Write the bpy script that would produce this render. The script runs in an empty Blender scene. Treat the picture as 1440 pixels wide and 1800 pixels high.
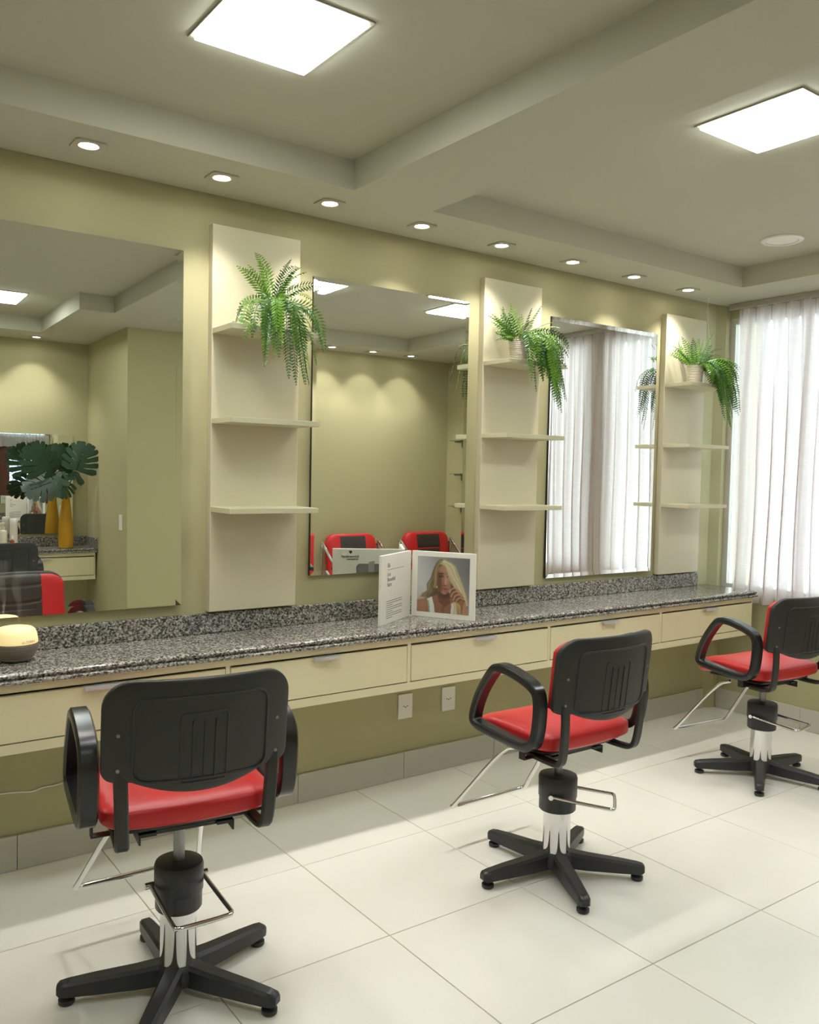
import bpy, bmesh, math, random
import numpy as np
from mathutils import Vector, Matrix

# ------------------------------------------------------------------ camera, world, exposure
sc = bpy.context.scene
col = sc.collection
CAM = (-1.00408, -3.44284, 1.54); YAW, PITCH, ROLL, FPX = 0.62771, -0.0468, 0.02127, 1506.95
def cam_axes():
    cy, sy, cp, sp = math.cos(YAW), math.sin(YAW), math.cos(PITCH), math.sin(PITCH)
    f = Vector((sy * cp, cy * cp, sp)); r = Vector((cy, -sy, 0)); u = r.cross(f)
    cr, sr = math.cos(ROLL), math.sin(ROLL)
    return cr * r + sr * u, -sr * r + cr * u, f
_r, _u, _f = cam_axes()
cd = bpy.data.cameras.new('camera'); cam = bpy.data.objects.new('camera', cd); col.objects.link(cam)
cd.sensor_fit = 'HORIZONTAL'; cd.sensor_width = 36; cd.lens = FPX / 1440 * 36; cd.clip_start = 0.02; cd.clip_end = 100
cam.matrix_world = Matrix(((_r.x, _u.x, -_f.x, CAM[0]), (_r.y, _u.y, -_f.y, CAM[1]), (_r.z, _u.z, -_f.z, CAM[2]), (0, 0, 0, 1)))
sc.camera = cam

world = bpy.data.worlds.new('daylight'); sc.world = world; world.use_nodes = True
bg = world.node_tree.nodes['Background']
bg.inputs[0].default_value = (0.82, 0.91, 1.0, 1); bg.inputs[1].default_value = 4.6

vs = sc.view_settings
vs.view_transform = 'Standard'; vs.look = 'None'; vs.gamma = 1.0; vs.use_curve_mapping = False; vs.exposure = 0.32
sc.cycles.use_denoising = True
sc.cycles.max_bounces = 9; sc.cycles.diffuse_bounces = 4; sc.cycles.glossy_bounces = 5; sc.cycles.transparent_max_bounces = 12
sc.cycles.use_adaptive_sampling = True; sc.cycles.adaptive_threshold = 0.025
sc.cycles.sample_clamp_indirect = 6.0
PANEL_EMIT = 24.0        # square ceiling panels
SPOT_W = 25.0            # recessed downlights
LIGHT_COL = (0.94, 1.0, 0.99)
SPOT_COL = (1.0, 0.955, 0.92)

# sampling portals in the window openings (daylight comes from the world)
def portal(y0, y1, z0, z1, x):
    l = bpy.data.lights.new('window_portal', 'AREA'); l.shape = 'RECTANGLE'; l.size = abs(y1 - y0); l.size_y = z1 - z0
    l.cycles.is_portal = True
    o = bpy.data.objects.new('window_portal', l); col.objects.link(o)
    o.matrix_world = Matrix(((0, 0, 1, x), (1, 0, 0, (y0 + y1) / 2), (0, 1, 0, (z0 + z1) / 2), (0, 0, 0, 1)))

# ------------------------------------------------------------------ helpers
R = math.radians
def lin(c):
    return tuple((v / 12.92 if v <= .04045 else ((v + .055) / 1.055) ** 2.4) for v in [x / 255 for x in c])
def tag(o, label=None, cat=None, group=None, kind=None):
    if label: o['label'] = label
    if cat: o['category'] = cat
    if group: o['group'] = group
    if kind: o['kind'] = kind
    return o
def thing(name, label, cat, loc=(0, 0, 0), rotz=0, group=None, kind=None):
    o = bpy.data.objects.new(name, None); col.objects.link(o); o.empty_display_size = .05
    o.location = loc; o.rotation_euler = (0, 0, rotz)
    return tag(o, label, cat, group, kind)
class MB:
    def __init__(s): s.v = []; s.f = []
    def add(s, vs_, fs): n = len(s.v); s.v += [tuple(p) for p in vs_]; s.f += [tuple(i + n for i in f) for f in fs]; return s
    def box(s, x0, x1, y0, y1, z0, z1):
        if x0 > x1: x0, x1 = x1, x0
        if y0 > y1: y0, y1 = y1, y0
        if z0 > z1: z0, z1 = z1, z0
        return s.add([(x0, y0, z0), (x1, y0, z0), (x1, y1, z0), (x0, y1, z0), (x0, y0, z1), (x1, y0, z1), (x1, y1, z1), (x0, y1, z1)],
                     [(0, 3, 2, 1), (4, 5, 6, 7), (0, 1, 5, 4), (1, 2, 6, 5), (2, 3, 7, 6), (3, 0, 4, 7)])
    def lathe(s, prof, n=32, c=(0, 0, 0), sx=1, sy=1):
        vs_, fs = [], []
        for r, z in prof:
            for k in range(n):
                a = 2 * math.pi * k / n; vs_.append((c[0] + sx * r * math.cos(a), c[1] + sy * r * math.sin(a), c[2] + z))
        for i in range(len(prof) - 1):
            for k in range(n):
                k2 = (k + 1) % n; fs.append((i * n + k, i * n + k2, (i + 1) * n + k2, (i + 1) * n + k))
        fs.append(tuple(range(n - 1, -1, -1))); m = (len(prof) - 1) * n; fs.append(tuple(range(m, m + n)))
        return s.add(vs_, fs)
    def cyl(s, p0, p1, r0, r1=None, n=16): return s.tube([p0, p1], [r0, r0 if r1 is None else r1], n)
    def tube(s, pts, r, n=10, closed=False, sect=None):
        P = [Vector(p) for p in pts]; m = len(P); rs = r if isinstance(r, (list, tuple)) else [r] * m
        T = []
        for i in range(m):
            a = P[i - 1] if (closed or i > 0) else P[i]; b = P[(i + 1) % m] if (closed or i < m - 1) else P[i]
            T.append((b - a).normalized())
        up = Vector((0, 0, 1)) if abs(T[0].z) < .9 else Vector((0, 1, 0))
        N = (up - T[0] * up.dot(T[0])).normalized(); vs_, fs = [], []
        for i in range(m):
            N = (N - T[i] * N.dot(T[i])).normalized(); B = T[i].cross(N)
            for k in range(n):
                a = 2 * math.pi * k / n; vs_.append(P[i] + (N * math.cos(a) + B * math.sin(a)) * rs[i])
        e = m if closed else m - 1
        for i in range(e):
            j = (i + 1) % m
            for k in range(n):
                k2 = (k + 1) % n; fs.append((i * n + k, i * n + k2, j * n + k2, j * n + k))
        if not closed:
            fs.append(tuple(range(n - 1, -1, -1))); q = (m - 1) * n; fs.append(tuple(range(q, q + n)))
        return s.add(vs_, fs)
    def slab(s, nu, nv, W, bf, tf, mid, thick, axes, pu=4, edge=.25):
        # rounded pad: columns a=-W..W, rows b from bf(a) to tf(a), thickness along c
        vs_, fs = [], []
        for side in (1, -1):
            for i in range(nu + 1):
                u = math.sin(math.pi / 2 * (2 * i / nu - 1)); a = W * u; b0, b1 = bf(a), tf(a)
                for j in range(nv + 1):
                    w = .5 - .5 * math.cos(math.pi * j / nv); b = b0 + (b1 - b0) * w
                    d = max(0, (1 - abs(u) ** pu) * (1 - abs(2 * w - 1) ** pu)) ** .5
                    t = thick * (edge + (1 - edge) * d)
                    vs_.append(axes(a, b, mid(a, b) + side * t / 2))
        m = (nu + 1) * (nv + 1); I = lambda sd, i, j: sd * m + i * (nv + 1) + j
        for i in range(nu):
            for j in range(nv):
                fs.append((I(0, i, j), I(0, i + 1, j), I(0, i + 1, j + 1), I(0, i, j + 1)))
                fs.append((I(1, i, j), I(1, i, j + 1), I(1, i + 1, j + 1), I(1, i + 1, j)))
        for i in range(nu):
            fs.append((I(0, i, 0), I(1, i, 0), I(1, i + 1, 0), I(0, i + 1, 0))); fs.append((I(0, i, nv), I(0, i + 1, nv), I(1, i + 1, nv), I(1, i, nv)))
        for j in range(nv):
            fs.append((I(0, 0, j), I(0, 0, j + 1), I(1, 0, j + 1), I(1, 0, j))); fs.append((I(0, nu, j), I(1, nu, j), I(1, nu, j + 1), I(0, nu, j + 1)))
        return s.add(vs_, fs)
    def mesh(s, name, smooth=False, bevel=0, seg=2, fix=True):
        me = bpy.data.meshes.new(name); me.from_pydata(s.v, [], s.f)
        if fix or bevel:
            bm = bmesh.new(); bm.from_mesh(me)
            if bevel:
                bmesh.ops.bevel(bm, geom=[e for e in bm.edges], offset=bevel, segments=seg, profile=.5, affect='EDGES', clamp_overlap=True)
            bmesh.ops.recalc_face_normals(bm, faces=bm.faces); bm.to_mesh(me); bm.free()
        if smooth:
            me.polygons.foreach_set('use_smooth', [True] * len(me.polygons))
            if smooth != 'all': me.set_sharp_from_angle(angle=R(38))
        return me
    def build(s, name, mat, parent=None, smooth=False, bevel=0, seg=2, fix=True):
        return obj(name, s.mesh(name, smooth, bevel, seg, fix), mat, parent)
def obj(name, me, mat, parent=None):
    if mat is not None and not me.materials: me.materials.append(mat)
    o = bpy.data.objects.new(name, me); col.objects.link(o); o.parent = parent
    return o
def struct(name, mb, mat, label, cat='structure', bevel=0):
    o = mb.build(name, mat, None, bevel=bevel); return tag(o, label, cat, kind='structure')
def text_mesh(name, body, size, mat, parent, M, align='LEFT', bold=0.0):
    c = bpy.data.curves.new(name, 'FONT'); c.body = body; c.size = size; c.align_x = align; c.extrude = .0002; c.offset = bold; c.resolution_u = 3
    t = bpy.data.objects.new(name + '_curve', c); col.objects.link(t)
    dg = bpy.context.evaluated_depsgraph_get(); me = bpy.data.meshes.new_from_object(t.evaluated_get(dg))
    bpy.data.objects.remove(t); bpy.data.curves.remove(c)
    me.transform(M); me.materials.clear()
    return obj(name, me, mat, parent)

# ------------------------------------------------------------------ materials
def nmat(name):
    m = bpy.data.materials.new(name); m.use_nodes = True; nt = m.node_tree
    return m, nt, nt.nodes['Principled BSDF'], nt.nodes['Material Output']
def mat(name, c, rough=.5, metal=0, spec=.5, vary=0, scale=8, bump=0, bscale=60, coat=0, objvary=0, emit=None, es=0, stretch=None):
    m, nt, p, out = nmat(name); L = nt.links.new
    base = lin(c) + (1,)
    p.inputs['Base Color'].default_value = base; p.inputs['Roughness'].default_value = rough; p.inputs['Metallic'].default_value = metal
    p.inputs['Specular IOR Level'].default_value = spec; p.inputs['Coat Weight'].default_value = coat
    if emit: p.inputs['Emission Color'].default_value = lin(emit) + (1,); p.inputs['Emission Strength'].default_value = es
    tc = nt.nodes.new('ShaderNodeTexCoord')
    src = None
    if vary:
        mp = nt.nodes.new('ShaderNodeMapping'); L(tc.outputs['Object'], mp.inputs[0])
        if stretch: mp.inputs['Scale'].default_value = stretch
        n = nt.nodes.new('ShaderNodeTexNoise'); n.inputs['Scale'].default_value = scale; n.inputs['Detail'].default_value = 5
        L(mp.outputs[0], n.inputs['Vector'])
        mx = nt.nodes.new('ShaderNodeMix'); mx.data_type = 'RGBA'
        mx.inputs['A'].default_value = tuple(v * (1 - vary) for v in base[:3]) + (1,); mx.inputs['B'].default_value = tuple(min(1, v * (1 + vary)) for v in base[:3]) + (1,)
        L(n.outputs['Fac'], mx.inputs['Factor']); src = mx.outputs['Result']
    if objvary:
        oi = nt.nodes.new('ShaderNodeObjectInfo'); mr = nt.nodes.new('ShaderNodeMapRange'); L(oi.outputs['Random'], mr.inputs['Value'])
        mr.inputs['To Min'].default_value = 1 - objvary; mr.inputs['To Max'].default_value = 1 + objvary
        hv = nt.nodes.new('ShaderNodeHueSaturation'); L(mr.outputs[0], hv.inputs['Value'])
        if src: L(src, hv.inputs['Color'])
        else: hv.inputs['Color'].default_value = base
        src = hv.outputs[0]
    if src: L(src, p.inputs['Base Color'])
    if bump:
        n = nt.nodes.new('ShaderNodeTexNoise'); n.inputs['Scale'].default_value = bscale; n.inputs['Detail'].default_value = 6; L(tc.outputs['Object'], n.inputs['Vector'])
        b = nt.nodes.new('ShaderNodeBump'); b.inputs['Strength'].default_value = bump; b.inputs['Distance'].default_value = .004
        L(n.outputs['Fac'], b.inputs['Height']); L(b.outputs[0], p.inputs['Normal'])
    return m
def granite():
    m, nt, p, out = nmat('granite'); L = nt.links.new
    tc = nt.nodes.new('ShaderNodeTexCoord')
    n = nt.nodes.new('ShaderNodeTexNoise'); n.inputs['Scale'].default_value = 105; n.inputs['Detail'].default_value = 3.5; n.inputs['Roughness'].default_value = .62; L(tc.outputs['Object'], n.inputs['Vector'])
    v = nt.nodes.new('ShaderNodeTexVoronoi'); v.inputs['Scale'].default_value = 170; L(tc.outputs['Object'], v.inputs['Vector'])
    bw = nt.nodes.new('ShaderNodeSeparateColor'); L(v.outputs['Color'], bw.inputs[0])
    mx = nt.nodes.new('ShaderNodeMix'); mx.inputs['Factor'].default_value = .3; L(n.outputs['Fac'], mx.inputs['A']); L(bw.outputs[0], mx.inputs['B'])
    cr = nt.nodes.new('ShaderNodeValToRGB'); e = cr.color_ramp.elements
    e[0].position = .35; e[0].color = lin((50, 50, 47)) + (1,); e[1].position = .68; e[1].color = lin((190, 186, 174)) + (1,)
    for pos, c in ((.44, (92, 91, 86)), (.50, (126, 123, 114)), (.57, (154, 149, 138))):
        k = e.new(pos); k.color = lin(c) + (1,)
    L(mx.outputs['Result'], cr.inputs[0]); L(cr.outputs[0], p.inputs['Base Color'])
    p.inputs['Roughness'].default_value = .16; p.inputs['Specular IOR Level'].default_value = .5
    return m
def mirror_mat():
    m, nt, p, out = nmat('mirror_glass')
    p.inputs['Base Color'].default_value = (.935, .955, .92, 1); p.inputs['Metallic'].default_value = 1; p.inputs['Roughness'].default_value = 0
    return m
def clear_glass(name, tint=(.95, 1, .97)):
    m, nt, p, out = nmat(name); nt.nodes.remove(p); L = nt.links.new
    t = nt.nodes.new('ShaderNodeBsdfTransparent'); t.inputs[0].default_value = tint + (1,)
    g = nt.nodes.new('ShaderNodeBsdfGlossy'); g.inputs['Roughness'].default_value = .02
    fr = nt.nodes.new('ShaderNodeFresnel'); fr.inputs[0].default_value = 1.45
    mx = nt.nodes.new('ShaderNodeMixShader'); L(fr.outputs[0], mx.inputs[0]); L(t.outputs[0], mx.inputs[1]); L(g.outputs[0], mx.inputs[2]); L(mx.outputs[0], out.inputs[0])
    return m
def curtain_mat(name='sheer_curtain', c=(238, 226, 224)):
    m, nt, p, out = nmat(name); nt.nodes.remove(p); L = nt.links.new
    tc = nt.nodes.new('ShaderNodeTexCoord'); mp = nt.nodes.new('ShaderNodeMapping'); mp.inputs['Scale'].default_value = (1, 1, 6); L(tc.outputs['Object'], mp.inputs[0])
    n = nt.nodes.new('ShaderNodeTexNoise'); n.inputs['Scale'].default_value = 24; n.inputs['Detail'].default_value = 4; L(mp.outputs[0], n.inputs['Vector'])
    mc = nt.nodes.new('ShaderNodeMix'); mc.data_type = 'RGBA'; b = lin(c)
    mc.inputs['A'].default_value = tuple(v * .80 for v in b) + (1,); mc.inputs['B'].default_value = b + (1,); L(n.outputs['Fac'], mc.inputs['Factor'])
    tr = nt.nodes.new('ShaderNodeBsdfTranslucent'); df = nt.nodes.new('ShaderNodeBsdfDiffuse'); tp = nt.nodes.new('ShaderNodeBsdfTransparent')
    L(mc.outputs['Result'], tr.inputs[0]); L(mc.outputs['Result'], df.inputs[0])
    m1 = nt.nodes.new('ShaderNodeMixShader'); m1.inputs[0].default_value = .5; L(tr.outputs[0], m1.inputs[1]); L(df.outputs[0], m1.inputs[2])
    a_ = nt.nodes.new('ShaderNodeAttribute'); a_.attribute_name = 'pleat'
    s1 = nt.nodes.new('ShaderNodeMath'); s1.operation = 'SINE'; L(a_.outputs['Fac'], s1.inputs[0])
    mr = nt.nodes.new('ShaderNodeMapRange'); mr.inputs['From Min'].default_value = .93; mr.inputs['From Max'].default_value = .99; mr.inputs['To Min'].default_value = .05; mr.inputs['To Max'].default_value = .42; L(s1.outputs[0], mr.inputs[0])
    m2 = nt.nodes.new('ShaderNodeMixShader'); L(mr.outputs[0], m2.inputs[0]); L(m1.outputs[0], m2.inputs[1]); L(tp.outputs[0], m2.inputs[2]); L(m2.outputs[0], out.inputs[0])
    return m
def emit_mat(name, c, s):
    m, nt, p, out = nmat(name); nt.nodes.remove(p); e = nt.nodes.new('ShaderNodeEmission'); e.inputs[0].default_value = tuple(c) + (1,); e.inputs[1].default_value = s
    nt.links.new(e.outputs[0], out.inputs[0]); return m
def stained_mat():
    m, nt, p, out = nmat('stained_glass'); nt.nodes.remove(p); L = nt.links.new
    tc = nt.nodes.new('ShaderNodeTexCoord'); v = nt.nodes.new('ShaderNodeTexVoronoi'); v.feature = 'DISTANCE_TO_EDGE'; v.inputs['Scale'].default_value = 16; L(tc.outputs['Object'], v.inputs['Vector'])
    cr = nt.nodes.new('ShaderNodeValToRGB'); cr.color_ramp.elements[0].position = .02; cr.color_ramp.elements[0].color = (.05, .06, .08, 1); cr.color_ramp.elements[1].position = .06; cr.color_ramp.elements[1].color = (.85, .92, 1, 1)
    L(v.outputs['Distance'], cr.inputs[0]); t = nt.nodes.new('ShaderNodeBsdfTransparent'); tr = nt.nodes.new('ShaderNodeBsdfTranslucent'); L(cr.outputs[0], t.inputs[0]); L(cr.outputs[0], tr.inputs[0])
    mx = nt.nodes.new('ShaderNodeMixShader'); mx.inputs[0].default_value = .9; L(t.outputs[0], mx.inputs[1]); L(tr.outputs[0], mx.inputs[2]); L(mx.outputs[0], out.inputs[0]); return m
def steam_mat():
    m, nt, p, out = nmat('vapour'); nt.nodes.remove(p); L = nt.links.new
    tc = nt.nodes.new('ShaderNodeTexCoord'); n = nt.nodes.new('ShaderNodeTexNoise'); n.inputs['Scale'].default_value = 14; n.inputs['Detail'].default_value = 3; L(tc.outputs['Object'], n.inputs['Vector'])
    lw = nt.nodes.new('ShaderNodeLayerWeight'); lw.inputs[0].default_value = .5
    mr = nt.nodes.new('ShaderNodeMapRange'); mr.inputs['From Min'].default_value = .35; mr.inputs['From Max'].default_value = .7; mr.inputs['To Min'].default_value = .0; mr.inputs['To Max'].default_value = .09; L(n.outputs['Fac'], mr.inputs[0])
    inv = nt.nodes.new('ShaderNodeMath'); inv.operation = 'SUBTRACT'; inv.inputs[0].default_value = 1; L(lw.outputs['Facing'], inv.inputs[1])
    mu = nt.nodes.new('ShaderNodeMath'); mu.operation = 'MULTIPLY'; L(mr.outputs[0], mu.inputs[0]); L(inv.outputs[0], mu.inputs[1])
    t = nt.nodes.new('ShaderNodeBsdfTransparent'); d = nt.nodes.new('ShaderNodeBsdfTranslucent'); d.inputs[0].default_value = (.95, .95, .9, 1)
    mx = nt.nodes.new('ShaderNodeMixShader'); L(mu.outputs[0], mx.inputs[0]); L(t.outputs[0], mx.inputs[1]); L(d.outputs[0], mx.inputs[2]); L(mx.outputs[0], out.inputs[0]); return m
def leaf_mat(name, c, c2, objvary=.25):
    m = mat(name, c, .42, vary=.3, scale=30, objvary=objvary, spec=.4)
    return m

M = dict(
    wall=mat('olive_wall_paint', (179, 173, 133), .75, vary=.02, scale=2, bump=.05, bscale=220, spec=.3),
    ceil=mat('ceiling_paint', (186, 184, 164), .8, vary=.015, scale=2, bump=.03, bscale=200, spec=.3),
    tile=mat('cream_porcelain', (240, 237, 226), .22, vary=.035, scale=3, objvary=.015, spec=.5),
    grout=mat('grout', (176, 168, 148), .85, vary=.1, scale=40),
    basetile=mat('baseboard_porcelain', (196, 193, 180), .3, vary=.03, scale=4, objvary=.02),
    lam=mat('greige_laminate', (206, 198, 168), .45, vary=.025, scale=3, stretch=(1, 1, 12), spec=.4),
    lam2=mat('pale_shelf_laminate', (202, 197, 164), .42, vary=.02, scale=5, spec=.4),
    drawer=mat('cream_drawer_laminate', (228, 218, 180), .4, vary=.02, scale=3, stretch=(6, 1, 1), spec=.4),
    granite=granite(), mirror=mirror_mat(), glass=clear_glass('window_glass'),
    shelfglass=clear_glass('shelf_glass', (.78, .9, .82)),
    black=mat('black_plastic', (42, 43, 41), .42, vary=.12, scale=12, bump=.08, bscale=420, spec=.5),
    blackgloss=mat('black_polyurethane', (34, 35, 36), .26, vary=.1, scale=10, spec=.55),
    collar=mat('black_cover_plastic', (46, 46, 48), .38, vary=.08, scale=10),
    red=mat('red_vinyl', (200, 40, 42), .36, vary=.06, scale=9, bump=.06, bscale=240, spec=.45),
    grey=mat('charcoal_vinyl', (58, 54, 49), .42, vary=.06, scale=9, bump=.08, bscale=240),
    chrome=mat('chrome', (225, 225, 228), .07, metal=1, vary=.02),
    steel=mat('brushed_aluminium', (206, 206, 206), .5, metal=.45, vary=.05, stretch=(30, 1, 1)),
    greysteel=mat('grey_steel', (150, 150, 150), .35, metal=.8, vary=.05),
    trim=mat('brushed_trim', (186, 182, 168), .38, metal=.35, vary=.04),
    white=mat('white_plastic', (232, 229, 220), .35, vary=.015),
    dark=mat('dark_hole', (30, 30, 30), .7, vary=.1),
    edge=mat('mirror_edge', (40, 42, 38), .3, vary=.1),
    card=mat('white_card', (232, 230, 218), .5, vary=.012),
    ink=mat('grey_ink', (118, 116, 110), .6, vary=.02), blackink=mat('black_ink', (28, 28, 26), .6, vary=.02),
    lightink=mat('light_grey_ink', (160, 160, 156), .5, vary=.03), midink=mat('mid_grey_ink', (120, 122, 122), .5, vary=.03),
    fern=leaf_mat('fern_leaf', (98, 142, 30), None), fern2=leaf_mat('fern_leaf_dark', (44, 90, 22), None), stem=mat('fern_stem', (62, 74, 34), .6, vary=.2),
    pot=mat('woven_pot', (222, 214, 196), .55, vary=.05, scale=30),
    soil=mat('moss', (60, 66, 36), .9, vary=.3, scale=60),
    monstera=mat('monstera_leaf', (28, 58, 32), .6, vary=.3, scale=12, objvary=.2), vase=mat('mustard_glaze', (196, 146, 32), .25, vary=.06, scale=8, coat=.3),
    taupe=mat('taupe_resin', (122, 112, 98), .5, vary=.05, stretch=(1, 1, 20)),
    glow=mat('lit_cream_plastic', (250, 232, 180), .45, emit=(255, 224, 150), es=.40),
    wood=mat('brown_wood', (84, 42, 28), .4, vary=.25, scale=4, stretch=(8, 8, 1)),
    curtain=curtain_mat(), valance=curtain_mat('valance_cloth', (226, 220, 212)), rail=mat('curtain_rail_grey', (176, 172, 164), .5, vary=.03),
    stained=stained_mat(), steam=steam_mat(), cream=mat('cream_bottle', (236, 230, 210), .35, vary=.02), amber=mat('amber_liquid', (168, 84, 40), .2, vary=.05),
    panel=emit_mat('led_panel', LIGHT_COL, PANEL_EMIT), lamp=emit_mat('downlight_lamp', SPOT_COL, 26.0),
)

# ------------------------------------------------------------------ room shell
ZC, ZT = 2.675, 2.795                       # soffit and tray heights
XL, XR, YF, YR, XN = -2.8, 4.36, -3.56, -4.8, 1.12
WIN = ((-.02, -1.10), (-1.22, -2.55)); WZ0, WZ1 = .80, 2.60; XW = 4.06; YW = -2.70
struct('wall_back', MB().box(XL - .15, XR + .14, 0, .15, -.05, 2.95), M['wall'], 'olive painted wall behind the mirrors and shelves', 'wall')
w = MB().box(XW, XW + .14, YW, .0, -.05, WZ0).box(XW, XW + .14, YW, 0, WZ1, 2.95).box(XW, XW + .14, WIN[0][0], 0, WZ0, WZ1)
w.box(XW, XW + .14, WIN[1][0], WIN[0][1], WZ0, WZ1).box(XW, XW + .14, YW, WIN[1][1], WZ0, WZ1).box(XW, XR, YW - .10, YW, -.05, 2.95).box(XR, XR + .14, YF - .15, YW, -.05, 2.95)
struct('wall_right', w, M['wall'], 'window wall on the right behind the sheer curtains', 'wall')
cw = [(3.955, 0), (4.022, -.034), (XW, -.034), (XW, 0)]
struct('wall_corner', MB().add([(x, y, 0) for x, y in cw] + [(x, y, ZC) for x, y in cw], [(3, 2, 1, 0), (4, 5, 6, 7), (0, 1, 5, 4), (1, 2, 6, 5), (2, 3, 7, 6), (3, 0, 4, 7)]), M['wall'], 'narrow slanted olive corner strip beside the curtain', 'wall')
DX0, DX1, DZ = 1.52, 2.42, 2.40
w = MB().box(XN, DX0, YF - .15, YF, -.05, 2.95).box(DX1, XR, YF - .15, YF, -.05, 2.95).box(DX0, DX1, YF - .15, YF, DZ, 2.95)
struct('wall_front', w, M['wall'], 'olive wall opposite the mirrors, seen reflected with downlight scallops', 'wall')
struct('wall_niche', MB().box(XN, XN + .15, YR - .15, YF - .15, -.05, 2.95), M['wall'], 'side wall of the far niche with the light switch', 'wall')
struct('wall_rear', MB().box(XL - .15, XN, YR - .15, YR, -.05, 2.95), M['wall'], 'far niche wall behind the yellow vase', 'wall')
struct('wall_left', MB().box(XL - .15, XL, YR, 0, -.05, 2.95), M['wall'], 'plain olive wall at the left end of the room', 'wall')

# ceiling: soffit with two recessed trays
TR1 = lambda x, y: (-2.4 < x < .865 and -3.02 < y < -.435) or (-2.4 < x < .62 and -4.31 < y <= -3.02)
TR2 = lambda x, y: 1.28 < x < 3.60 and -3.18 < y < -.415
xs = sorted({XL, -2.4, .62, .865, XN, 1.28, 3.60, XR}); ys = sorted({YR, -4.31, YF, -3.18, -3.02, -.435, -.415, -.014})
cm = MB()
def cell(i, j):
    if not (0 <= i < len(xs) - 1 and 0 <= j < len(ys) - 1): return None
    x, y = (xs[i] + xs[i + 1]) / 2, (ys[j] + ys[j + 1]) / 2
    if x > XN and y < YF: return None
    return ZT if TR1(x, y) or TR2(x, y) else ZC
for i in range(len(xs) - 1):
    for j in range(len(ys) - 1):
        z = cell(i, j)
        if z is None: continue
        x0, x1, y0, y1 = xs[i], xs[i + 1], ys[j], ys[j + 1]
        cm.add([(x0, y0, z), (x1, y0, z), (x1, y1, z), (x0, y1, z)], [(0, 3, 2, 1)])
        for di, dj, a, b in ((1, 0, (x1, y0), (x1, y1)), (0, 1, (x1, y1), (x0, y1))):
            z2 = cell(i + di, j + dj)
            if z2 is not None and z2 != z: cm.add([(*a, z), (*b, z), (*b, z2), (*a, z2)], [(0, 1, 2, 3)])
cm.add([(XL, -.014, ZC), (XR, -.014, ZC), (XR, -.014, ZC + .03), (XL, -.014, ZC + .03), (XL, 0, ZC + .03), (XR, 0, ZC + .03)], [(0, 1, 2, 3), (3, 2, 5, 4)])
cm.box(XL - .15, XR + .14, YR - .15, .15, 2.95, 3.0)
tag(cm.build('ceiling', M['ceil'], fix=False), 'painted plaster ceiling with two recessed trays', 'ceiling', kind='structure')

# floor: grout bed and separate porcelain tiles
fl = struct('floor', MB().box(XL, XR, YR, 0, -.06, -.003), M['grout'], 'cream porcelain tile floor with thin joints', 'floor')
TS, J = .60, .0018
rows = [(-.571, 0)] + [(-.571 - TS * (k + 1), -.571 - TS * k) for k in range(8)]
cache = {}
for k in range(-5, 8):
    for y0, y1 in rows:
        x0, x1 = max(XL, k * TS), min(XR, (k + 1) * TS); b0 = max(YR, y0)
        if x1 - x0 < .02 or y1 - b0 < .02: continue
        if x0 >= XN - .01 and y1 <= YF + .01: continue
        if x0 >= XN - .3 and b0 < YF and x1 > XN + .3: b0 = max(b0, YF)
        wx, wy = round(x1 - x0 - 2 * J, 4), round(y1 - b0 - 2 * J, 4)
        if (wx, wy) not in cache: cache[(wx, wy)] = MB().box(0, wx, 0, wy, -.012, 0).mesh('floor_tile', bevel=.0009, seg=1)
        t = obj('floor_tile', cache[(wx, wy)], M['tile'], fl); t.location = (x0 + J, b0 + J, 0)
# baseboards
bb = tag(MB().box(XL, 3.95, -.004, -.0005, 0, .13).build('baseboard_back', M['grout']), 'pale tiled baseboard under the counter', 'baseboard', kind='structure')
x = 1.484 - .6 * 8
while x < 3.95:
    x0, x1 = max(XL, x), min(3.95, x + .6)
    if x1 - x0 > .02: MB().box(x0 + .001, x1 - .001, -.013, -.001, .001, .135).build('baseboard_tile', M['basetile'], bb, bevel=.001, seg=1)
    x += .6
bb = tag(MB().box(XW - .004, XW - .0005, YW, -.036, 0, .13).build('baseboard_right', M['grout']), 'pale tiled baseboard below the window', 'baseboard', kind='structure')
y = -.036
while y > YW:
    y0 = max(YW, y - .6); MB().box(XW - .013, XW - .001, y0 + .001, y - .001, .001, .135).build('baseboard_tile', M['basetile'], bb, bevel=.001, seg=1); y -= .6
bb = tag(MB().box(DX1, XR - .014, YF + .0005, YF + .013, 0, .135).build('baseboard_front', M['basetile'], bevel=.001, seg=1), 'pale baseboard along the wall opposite the mirrors', 'baseboard', kind='structure')
bb = tag(MB().box(XL, XN, YR + .0005, YR + .013, 0, .135).build('baseboard_rear', M['basetile'], bevel=.001, seg=1), 'pale baseboard in the far niche', 'baseboard', kind='structure')

# windows
for n, (ya, yb) in enumerate(WIN):
    o = thing('window_%d' % (n + 1), ['aluminium window nearest the corner behind the curtain', 'aluminium window further along behind the curtain'][n], 'window', (XW, 0, 0), kind='structure')
    f = MB(); t = .04
    f.box(.03, .09, yb, yb + t, WZ0, WZ1).box(.03, .09, ya - t, ya, WZ0, WZ1).box(.03, .09, yb + t, ya - t, WZ0, WZ0 + t).box(.03, .09, yb + t, ya - t, WZ1 - t, WZ1)
    ym = (ya + yb) / 2; f.box(.035, .085, ym - .02, ym + .02, WZ0 + t, WZ1 - t)
    f.build('window_frame', M['white'], o)
    for a, b in ((yb + t, ym - .02), (ym + .02, ya - t)):
        MB().box(.057, .063, a, b, WZ0 + t, WZ1 - t).build('pane', M['glass'], o)
    MB().box(-.015, .03, yb - .02, min(ya + .02, -.036), WZ0 - .025, WZ0 + .001).build('sill', M['white'], o, bevel=.003)
    portal(ya, yb, WZ0, WZ1, XW + .12)

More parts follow.
